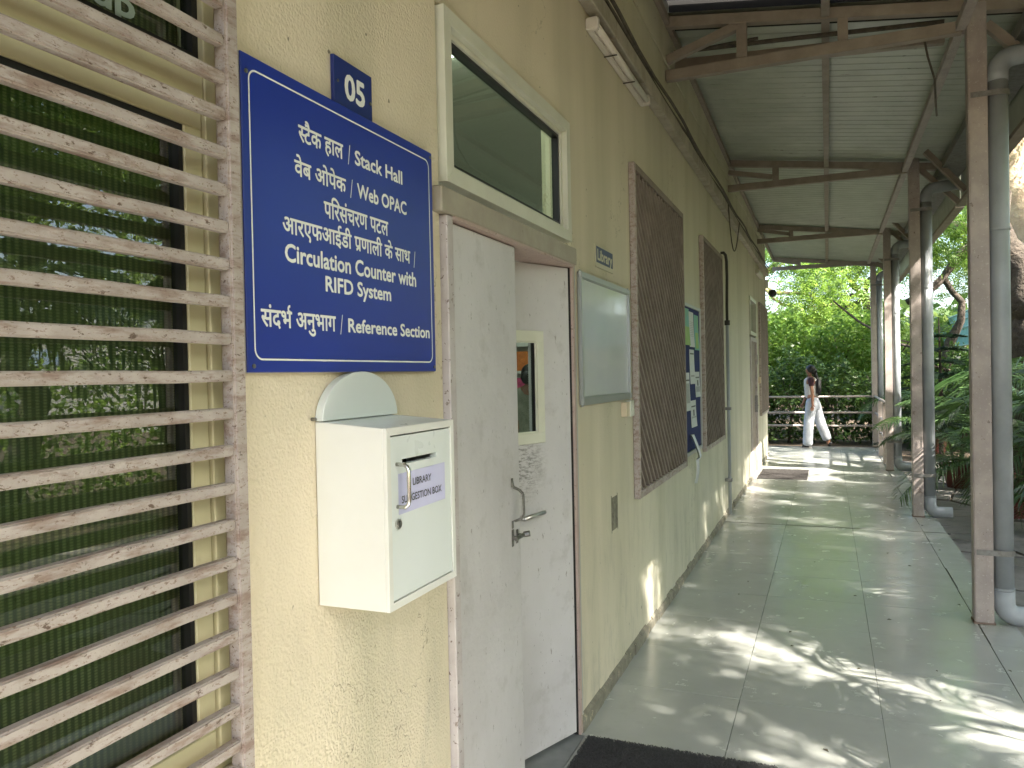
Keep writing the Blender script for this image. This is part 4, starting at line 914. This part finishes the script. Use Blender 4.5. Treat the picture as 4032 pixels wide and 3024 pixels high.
def sprigs(P, L_, nl, lf, lw):
    """pinnate sprigs: a drooping rachis with paired leaflets"""
    N = len(P); d, s, u = rand_frames(N, 1.5); Ls = (L_ * rng.uniform(.6, 1.2, N))[:, None]; out = []
    for k in range(nl):
        t = .15 + .85 * k / (nl - 1); c = P + d * Ls * t - np.array([0, 0, 1]) * Ls * .35 * t * t
        for sg_ in (-1, 1):
            dd = s * sg_ * .9 + d * .55 + rng.normal(size=(N, 3)) * .12; dd[:, 2] -= .25; dd /= np.linalg.norm(dd, axis=1)[:, None]
            w_ = np.cross(dd, u); l_ = lf * (1 - .35 * abs(t - .45))
            V = np.empty((N, 4, 3)); V[:, 0] = c; V[:, 1] = c + dd * l_ * .45 + w_ * lw * .5; V[:, 2] = c + dd * l_; V[:, 3] = c + dd * l_ * .45 - w_ * lw * .5
            out.append(V)
    return np.stack(out, 1).reshape(-1, 3)
def clumps(c, r, n_c, n_p, cr, shell=.55):
    c, r = np.array(c, float), np.array(r, float); q = rng.normal(size=(n_c, 3)); q /= np.linalg.norm(q, axis=1)[:, None]
    q *= (shell + (1 - shell) * rng.random(n_c) ** .5)[:, None]; C = c + q * r
    k = rng.integers(0, n_c, n_p); sc = cr * rng.uniform(.6, 1.3, n_c)
    return C[k] + rng.normal(size=(n_p, 3)) * (sc[k])[:, None] * np.array([1, 1, .6]), C
def quads(name, V, mat, parent=None): return raw(name, V, np.arange(len(V)).reshape(-1, 4), mat, parent)
def limb(mb, a, b, r0, r1, n=9, wob=.12, seed=0):
    rr = random.Random(seed); a, b = Vector(a), Vector(b); L_ = (b - a).length
    pts = [a.lerp(b, i / n) + Vector((rr.uniform(-1, 1), rr.uniform(-1, 1), rr.uniform(-.4, .4))) * wob * L_ * .12 * (0 < i < n) for i in range(n + 1)]
    mb.tube(pts, [r0 + (r1 - r0) * i / n for i in range(n + 1)], 12); return pts
GAPS = [(1.15, 4.2, .75, .24), (1.0, 3.2, .42, .12), (1.3, 5.85, .5, .2), (.55, 4.05, .12, .05), (.75, 4.9, .16, .06), (1.8, 3.6, .4, .2), (-.15, 4.75, .3, .2), (.05, 5.5, .18, .06), (1.15, 7.0, .3, .08), (.5, 6.5, .2, .05), (1.4, 7.7, .3, .06), (-.05, 6.9, .2, .1), (.8, 8.3, .35, .07), (1.5, 9.0, .35, .12), (0, 8.2, .25, .1), (.5, 9.3, .3, .06), (1.0, 10, .35, .07), (.1, 10.3, .2, .12), (1.2, 11.2, .35, .08), (1.8, 2.3, .25, .15), (.9, .7, 1.1, .6)]
def tree(name, label, base_, trunk_top, r0, crown_c, crown_r, n_c, n_s, kind, mat, bark='bark', group=None, cr=.5, branches=7, sz=1.0, gaps=False):
    t = thing(name, label, 'tree', base_, group); mb = MB()
    pts = limb(mb, base_, trunk_top, r0, r0 * .6, 10, .5, int(base_[0] * 7 + base_[1]))
    mb.build('trunk', M[bark], t, 0, True)
    if n_c:
        Pq, C = clumps(crown_c, crown_r, n_c, n_s, cr)
        br = MB()
        for i in range(branches):
            limb(br, trunk_top, C[rng.integers(0, n_c)], r0 * .35, .02, 8, 1.1, i + int(base_[1] * 3))
        br.build('branches', M[bark], t, 0, True)
        if gaps and base_[1] == .5: Pq = np.concatenate([Pq, np.array([5.05, -.45, 6.2]) + rng.normal(size=(1100, 3)) * np.array([.42, .34, .3])])  # extra leaf clump added to shade the foot of the near door
        if gaps:      # crown openings cut so sun patches land on chosen walkway spots
            fx = Pq[:, 0] - .6 / .72 * Pq[:, 2]; fy = Pq[:, 1] + .347 / .72 * Pq[:, 2]; keep = np.ones(len(Pq), bool)
            ca, sa = math.cos(-.42), math.sin(-.42)
            for gx, gy, ra_, rb_ in GAPS:
                u_, v_ = (fx - gx) * ca + (fy - gy) * sa, -(fx - gx) * sa + (fy - gy) * ca
                keep &= ((u_ / (ra_ + .12)) ** 2 + (v_ / (rb_ + .12)) ** 2) > 1
            Pq = Pq[keep]
        V = sprigs(Pq, .30 * sz, 6, .085 * sz, .026 * sz) if kind == 'sprig' else leaf_quads(Pq, .11 * sz, .05 * sz)
        quads('crown', V, mat, t)
    return t
# big tree at the right edge, dark forked trunk with a sunlit pale limb
bt = thing('large_tree', 'large dark trunked tree forking behind the nearest drainpipe', 'tree', (3.55, 11.6, -.2))
mb = MB(); limb(mb, (3.62, 11.6, -.3), (3.55, 11.6, 2.2), .42, .34, 8, .3, 3); limb(mb, (3.5, 11.6, 2.1), (2.55, 11.4, 4.6), .26, .16, 8, .4, 4)
limb(mb, (3.62, 11.6, 2.0), (4.6, 11.9, 3.6), .26, .2, 8, .5, 5); limb(mb, (2.6, 11.4, 4.4), (1.5, 13.5, 6.2), .15, .07, 8, .8, 6)
mb.build('trunk', M['bark'], bt, 0, True)
Pq, C = clumps((2.8, 13.0, 6.6), (4.2, 4.6, 1.9), 60, 4300, .55)
Pq = Pq[~((Pq[:, 0] < 2.5) & (Pq[:, 2] < 4.6))]
quads('crown', sprigs(Pq, .32, 6, .095, .03), M['leaf_neem'], bt)
pt = thing('pale_tree', 'pale barked leaning limb of a tree catching the sun at the right edge', 'tree', (5.2, 15.0, -.2))
mb = MB(); mb.tube([(4.4, 14.6, -.3), (4.6, 15, 1.6), (4.35, 15, 3.2), (4.02, 15, 4.0), (3.86, 15, 4.6), (3.90, 15, 5.1), (3.80, 15, 5.6), (3.45, 14.8, 6.1)], [.30, .26, .24, .26, .23, .22, .24, .15], 14)
mb.tube([(4.1, 15, 3.9), (3.7, 14.9, 3.95), (3.3, 14.8, 3.75)], [.08, .06, .03], 8)
mb.build('trunk', M['palebark'], pt, 0, True)
Pq, C = clumps((6.8, 16.8, 6.2), (2.4, 2.0, 2.0), 34, 2200, .5)
quads('crown', sprigs(Pq, .32, 6, .095, .03), M['leaf_neem'], pt)
# crooked dark small tree in front of the teal fence
ck = thing('crooked_tree', 'small crooked dark tree in front of the teal fence', 'tree', (3.9, 21.0, -.2))
mb = MB(); mb.tube([(3.3, 21, -.2), (3.55, 21, 1.2), (3.72, 21, 2.1), (3.95, 21, 2.6), (3.98, 21, 3.05), (3.78, 21, 3.3), (3.6, 21, 3.65), (3.95, 21, 4.2), (4.3, 21, 4.5)], [.16, .14, .12, .09, .08, .07, .09, .11, .05], 10)
mb.tube([(3.6, 21, 3.65), (3.3, 21, 3.35), (2.8, 21, 3.1)], [.1, .09, .08], 10); mb.build('trunk', M['bark'], ck, 0, True)
Pq, C = clumps((3.9, 21.5, 5.0), (1.9, 1.3, 1.0), 20, 900, .4)
quads('crown', sprigs(Pq, .32, 6, .1, .032), M['leaf_neem'], ck)

# background trees beyond the railing
BG = [('bright feathery tree far beyond the end railing, at its left', (-1.6, 27, -.2), (-1.4, 27, 4.5), .22, (-1.2, 27, 5.4), (3.6, 2.6, 3.8), 70, 4600, 'sprig', 'leaf_neem', 'palebark', 1.5),
      ('bright feathery tree beyond the middle of the end railing', (1.8, 29, -.2), (2.2, 29, 4), .2, (2.6, 29, 5.2), (3.6, 2.6, 4.0), 70, 4600, 'sprig', 'leaf_neem', 'bark', 1.5),
      ('tall leafy tree showing between the second and third posts', (6.3, 26, -.2), (6.2, 26, 4.5), .2, (6.2, 27, 7.6), (3.6, 3, 3.0), 60, 4600, 'sprig', 'leaf_neem', 'bark', 1.4),
      ('tall leafy tree behind the teal fence at the right', (9.5, 31, -.2), (9.5, 31, 4), .3, (9.5, 31, 7), (4.4, 3, 4.4), 60, 5200, 'sprig', 'leaf_mid', 'bark', 1.6),
      ('leafy tree beyond the railing at the building corner', (-5.5, 24, -.2), (-5.5, 24, 3), .25, (-5.5, 24, 4.6), (3.4, 3, 3.6), 50, 4000, 'sprig', 'leaf_mid', 'bark', 1.5)]
for (lab, b_, tt, r0, cc, crr, nc, ns, kd, mm, bk, sz) in BG: tree('leafy_tree', lab, b_, tt, r0, cc, crr, nc, ns, kd, M[mm], bk, 'trees beyond the railing', .55, 8, sz)
# overhanging boughs just behind the far opening
ob = thing('overhanging_tree', 'dark drooping boughs of a tree hanging behind the far truss', 'tree', (6.2, 20, -.2))
mb = MB(); limb(mb, (5.9, 20, -.2), (5.2, 20, 4.2), .22, .16, 8, .4, 9); limb(mb, (5.2, 20, 4.2), (-1.0, 19.5, 5.6), .15, .04, 12, .5, 10)
limb(mb, (4.6, 19, .6), (1.15, 19.4, 3.1), .05, .02, 10, .35, 12)
mb.build('trunk', M['bark'], ob, 0, True)
Pq, C = clumps((1.6, 19.3, 4.3), (3.8, .9, .6), 36, 1150, .36)
quads('crown', sprigs(Pq, .34, 8, .11, .028), M['leaf_mid'], ob)
# hedge and shrubs
def shrub(name, label, cx_, cy_, rx, ry, z0, z1, n, mat, sz, cat='hedge'):
    P_ = np.c_[rng.uniform(cx_ - rx, cx_ + rx, n), rng.uniform(cy_ - ry, cy_ + ry, n), rng.uniform(z0, z1, n)]
    bumpf = .28 * np.sin(P_[:, 0] * 2.3 + cy_) + .2 * np.sin(P_[:, 0] * 5.1 + 1) + .12 * np.sin(P_[:, 0] * 11)
    P_[:, 2] = z0 + (P_[:, 2] - z0) * (1 + bumpf / max(z1 - z0, .3) * .8); P_[:, 1] += .22 * np.sin(P_[:, 0] * 4 + P_[:, 2] * 5)
    t = thing(name, label, cat, (cx_, cy_, -.2)); quads('foliage', leaf_quads(P_, .12 * sz, .06 * sz), mat, t)
    for i in range(int(rx * 5)):
        x = random.uniform(cx_ - rx, cx_ + rx); mb = MB(); limb(mb, (x, cy_, -.2), (x + random.uniform(-.3, .3), cy_, z1 * .8), .03, .012, 4, .8, i); mb.build('stem', M['bark'], t)
    return t
shrub('hedge', 'dense dark leafy hedge right behind the end railing', .6, 19.2, 5.2, .55, -.1, 1.7, 26000, M['leaf_dark'], 1.0)
shrub('bush', 'bright green leafy bush rising behind the hedge', -1.2, 21.4, 3.9, .9, .8, 2.9, 22000, M['leaf_mid'], 1.25, 'bush')
shrub('shrub', 'low dark shrubs under the trees right of the walkway', 4.6, 18.2, 2.0, .7, -.15, 1.3, 10000, M['leaf_dark'], 1.1, 'shrub')
shrub('shrub', 'dark shrub mass beneath the teal fence', 5.4, 23.5, 2.4, .8, -.15, 1.4, 10000, M['leaf_mid'], 1.2, 'shrub')

# pale garden wall with a banner, far out to the right: seen only mirrored in the window
gw = thing('garden_wall', 'long pale sunlit wall far out to the right, mirrored in the left window', 'wall', (25, 20, -.2))
MB().box(15, 40, 20, 20.25, -.2, 2.8).build('masonry', M['inner'], gw)
bn = MB().box(25.2, 27.6, 19.95, 19.99, 2.25, 2.85).build('banner', paint('pale_blue_banner', (.35, .48, .62), None, 2, .6)); tag(bn, 'pale blue banner hung on the long garden wall at the right', 'banner')
# araucaria-like pine with flat tiers
pn = thing('pine_tree', 'young dark pine with flat tiered branches beside the third post', 'tree', (2.75, 14.7, -.18))
MB().tube([(2.75, 14.7, -.18), (2.76, 14.7, 1.2), (2.74, 14.7, 2.35)], [.04, .03, .008], 8).build('trunk', M['bark'], pn)
for k in range(9):
    z = .35 + k * .21; L_ = 1.05 - k * .085
    for q in range(6):
        a = 2 * math.pi * q / 6 + k * .5 + random.uniform(-.15, .15); N = 150; t = rng.uniform(.1, 1, N)
        dx, dy = math.cos(a), math.sin(a); C = np.c_[2.75 + dx * L_ * t, 14.7 + dy * L_ * t, z + .06 * t - .22 * t * t * L_]
        sg_ = np.where(rng.random(N) < .5, -1, 1); w_ = .15 * (1 - .55 * t)
        D = np.c_[-dy * sg_ + dx * .7, dx * sg_ + dy * .7, rng.uniform(-.25, .35, N)]; D /= np.linalg.norm(D, axis=1)[:, None]
        V = np.empty((N, 4, 3)); E_ = C + D * w_[:, None]; hh = np.array([0, 0, .006]); V[:, 0] = C - hh; V[:, 1] = E_ - hh * .4; V[:, 2] = E_ + hh * .4; V[:, 3] = C + hh
        h2 = np.c_[-D[:, 1], D[:, 0], np.zeros(N)] * .007; V2 = np.empty((N, 4, 3)); V2[:, 0] = C - h2; V2[:, 1] = E_ - h2 * .3; V2[:, 2] = E_ + h2 * .3; V2[:, 3] = C + h2
        R_ = np.array([[(2.75, 14.7, z - .008), (2.75 + dx * L_, 14.7 + dy * L_, z + .06 - .22 * L_ - .004), (2.75 + dx * L_, 14.7 + dy * L_, z + .06 - .22 * L_ + .004), (2.75, 14.7, z + .008)]])
        quads('bough', np.concatenate([V, V2, R_]).reshape(-1, 3), M['leaf_pine'], pn)

# areca palms in pots: frond variants shared between palms
def frond_mesh(seed, L_=1.5, nl=34, ll=.42):
    r = np.random.default_rng(seed); V = []; droop = r.uniform(.5, .95)
    def pt(t): return np.array([L_ * (t - .12 * t * t), 0, L_ * (.55 * t - droop * t * t)])
    ts = np.linspace(0, 1, 12); 
    for a, b in zip(ts[:-1], ts[1:]):
        p, q = pt(a), pt(b); w_ = .008 * (1 - a * .7)
        V += [p + [0, -w_, 0], q + [0, -w_, 0], q + [0, w_, 0], p + [0, w_, 0]]; V += [p + [0, 0, -w_], q + [0, 0, -w_], q + [0, 0, w_], p + [0, 0, w_]]
    for i in range(nl):
        t = .22 + .78 * i / nl; c = pt(t); le = ll * math.sin(math.pi * (.25 + .68 * (i / nl))) ; tang = pt(min(t + .02, 1)) - c; tang /= np.linalg.norm(tang) + 1e-9
        for s in (-1, 1):
            d = np.array([0, s, 0]) * .85 + tang * .75 + np.array([0, 0, .22]) + r.normal(size=3) * .07; d /= np.linalg.norm(d)
            wv = np.cross(d, [0, 0, 1]); wv /= np.linalg.norm(wv) + 1e-9; wv = wv * .7 + np.array([0, 0, .35 * s]); w0 = .013
            m1 = c + d * le * .5; e = c + d * le + np.array([0, 0, -le * .38])
            V += [c - wv * w0 * .5, m1 - wv * w0, m1 + wv * w0, c + wv * w0 * .5]; V += [m1 - wv * w0, e - wv * .002, e + wv * .002, m1 + wv * w0]
    V = np.array(V); o = quads('frond', V, M['leaf_palm']); me = o.data; bpy.data.objects.remove(o); return me
FR = [frond_mesh(s, L_) for s, L_ in ((1, 1.5), (2, 1.35), (3, 1.6), (4, 1.2), (5, 1.75))]
def palm(x, y, label, n=13, s=1.0, h0=.35, potted=True, spread=1.0):
    t = thing('potted_palm' if potted else 'palm', label, 'palm', (x, y, -.16), 'areca palms beside the walkway')
    if potted:
        prof = [(.13, 0), (.16, .16), (.20, .30), (.215, .30), (.215, .335), (.19, .335), (.185, .29)]
        V = []; F = []; k = 20
        for r_, z in prof: V += [(x + r_ * math.cos(2 * math.pi * i / k), y + r_ * math.sin(2 * math.pi * i / k), -.16 + z) for i in range(k)]
        for a in range(len(prof) - 1): F += [(a * k + i, a * k + (i + 1) % k, (a + 1) * k + (i + 1) % k, (a + 1) * k + i) for i in range(k)]
        F.append(tuple(range(k))[::-1]); F.append(tuple(range((len(prof) - 1) * k, len(prof) * k)))
        MB().add(V, F).build('pot', M['pot'], t)
    for j in range(4):
        a = random.uniform(0, 6.28); MB().tube([(x, y, .1), (x + .05 * math.cos(a), y + .05 * math.sin(a), h0 * .6), (x + .12 * math.cos(a), y + .12 * math.sin(a), h0 + .25)], [.022, .018, .01], 7).build('cane', M['stem'], t)
    for i in range(n):
        a = 2 * math.pi * i / n + random.uniform(-.3, .3); o = bpy.data.objects.new('frond', random.choice(FR)); COL.objects.link(o); o.parent = t
        tilt = random.uniform(.05, 1.0) * spread; z_ = h0 + random.uniform(0, .3) * s
        o.location = (.08 * math.cos(a), .08 * math.sin(a), z_ + .16); o.rotation_euler = (random.uniform(-.2, .2), -tilt + .35, a); q = s * random.uniform(.8, 1.15); o.scale = (q, q, q)
    return t
palm(3.3, 8.9, 'areca palm spreading fronds between the first and second posts', 15, .95, .5)
palm(3.55, 7.4, 'large areca palm in red pot behind the nearest drainpipe', 15, .95, .5)
palm(2.95, 11.2, 'areca palm behind the second drainpipe', 12, .9, .5)
palm(2.85, 9.9, 'low areca palm spilling fronds beside the second drainpipe', 14, .85, .25)
palm(3.7, 10.4, 'tall areca palm in front of the dark trunk', 14, 1.1, .9)
palm(2.65, 12.2, 'small palm in red pot at the foot of the third drainpipe', 9, .7, .35)
palm(4.1, 8.2, 'areca palm low at the right edge beyond the pipe', 14, 1.1, .9)
palm(3.9, 13.2, 'areca palm right of the young pine', 14, 1.1, .8)
palm(2.9, 16.6, 'areca palm beyond the young pine', 12, 1.0, .7)
palm(3.7, 4.6, 'areca palm beside the walkway out past the right edge', 16, 1.0, 1.6, False)
palm(3.5, 2.7, 'areca palm beside the walkway nearest the camera', 16, 1.0, 1.7, False)

# teal sheet fence on posts
tf = thing('fence', 'teal corrugated sheet hoarding with pale rails behind the trees', 'fence', (5.9, 30, 0))
for i in range(20):
    y = 21.5 + i * 1.15
    o = MB().box(5.9, 5.93, y, y + 1.14, 2.30, 3.62).build('sheet', M['teal'], tf)
for z in (2.34, 2.68, 3.02, 3.34, 3.60): MB().box(5.86, 5.898, 21.5, 44.5, z - .025, z + .02).build('rail', M['tealrail'], tf)
for i in range(8): MB().box(5.935, 5.99, 21.5 + i * 3.2, 21.56 + i * 3.2, -.2, 3.6).build('post', M['clamp'], tf)

# shade trees to the right of the walkway (they cast the dapples and show in the glass)
SH = [('shade tree standing out to the right of the walkway, level with the door', (6.6, .5, -.2), (6.8, .9, 3.6), .2, (6.6, 1.2, 6.2), (3.0, 2.5, 1.9), 80, 13000),
      ('shade tree well behind the camera at the right', (9.3, -7, -.2), (9.3, -7, 3.5), .2, (9.3, -7, 6.2), (3.0, 3.0, 2.2), 50, 3000),
      ('shade tree out to the right, beyond the first post', (8.2, 6.5, -.2), (8.2, 6.5, 3.6), .2, (7.6, 5.4, 6.0), (3.0, 3.0, 2.0), 80, 12500),
      ('tall shade tree farther right of the walkway', (12.5, 1, -.2), (12.5, 1, 5), .3, (12.5, 1, 7.0), (4, 5, 4.0), 60, 3600),
      ('tall shade tree right of the walkway toward the far end', (11, 13, -.2), (11, 13, 5), .3, (10.5, 12, 6.2), (4, 5, 4.0), 60, 3600)]
for (lab, b_, tt, r0, cc, crr, nc, ns) in SH: tree('shade_tree', lab, b_, tt, r0, cc, crr, nc, ns, 'sprig', M['leaf_neem'], 'bark', 'shade trees right of the walkway', .6, 6, 1.3, gaps=True)
shrub('hedge', 'long hedge out to the right of the paving', 9.5, 6.0, .7, 9.0, -.15, 1.9, 12000, M['leaf_mid'], 1.5)

# far woodland closing the view
def wood():
    n = 45000; a = rng.uniform(-.9, 2.6, n); rr = rng.uniform(38, 50, n); z = rng.random(n) ** .8 * (4.2 + 9 * (a > .5))
    P_ = np.c_[rr * np.sin(a), rr * np.cos(a), z + 1.2 * np.sin(a * 31) * (z > 9)]
    return quads('woodland', leaf_quads(P_, .75, .42), M['leaf_far'])
tag(wood(), 'distant mass of green woodland behind the garden', kind='stuff')
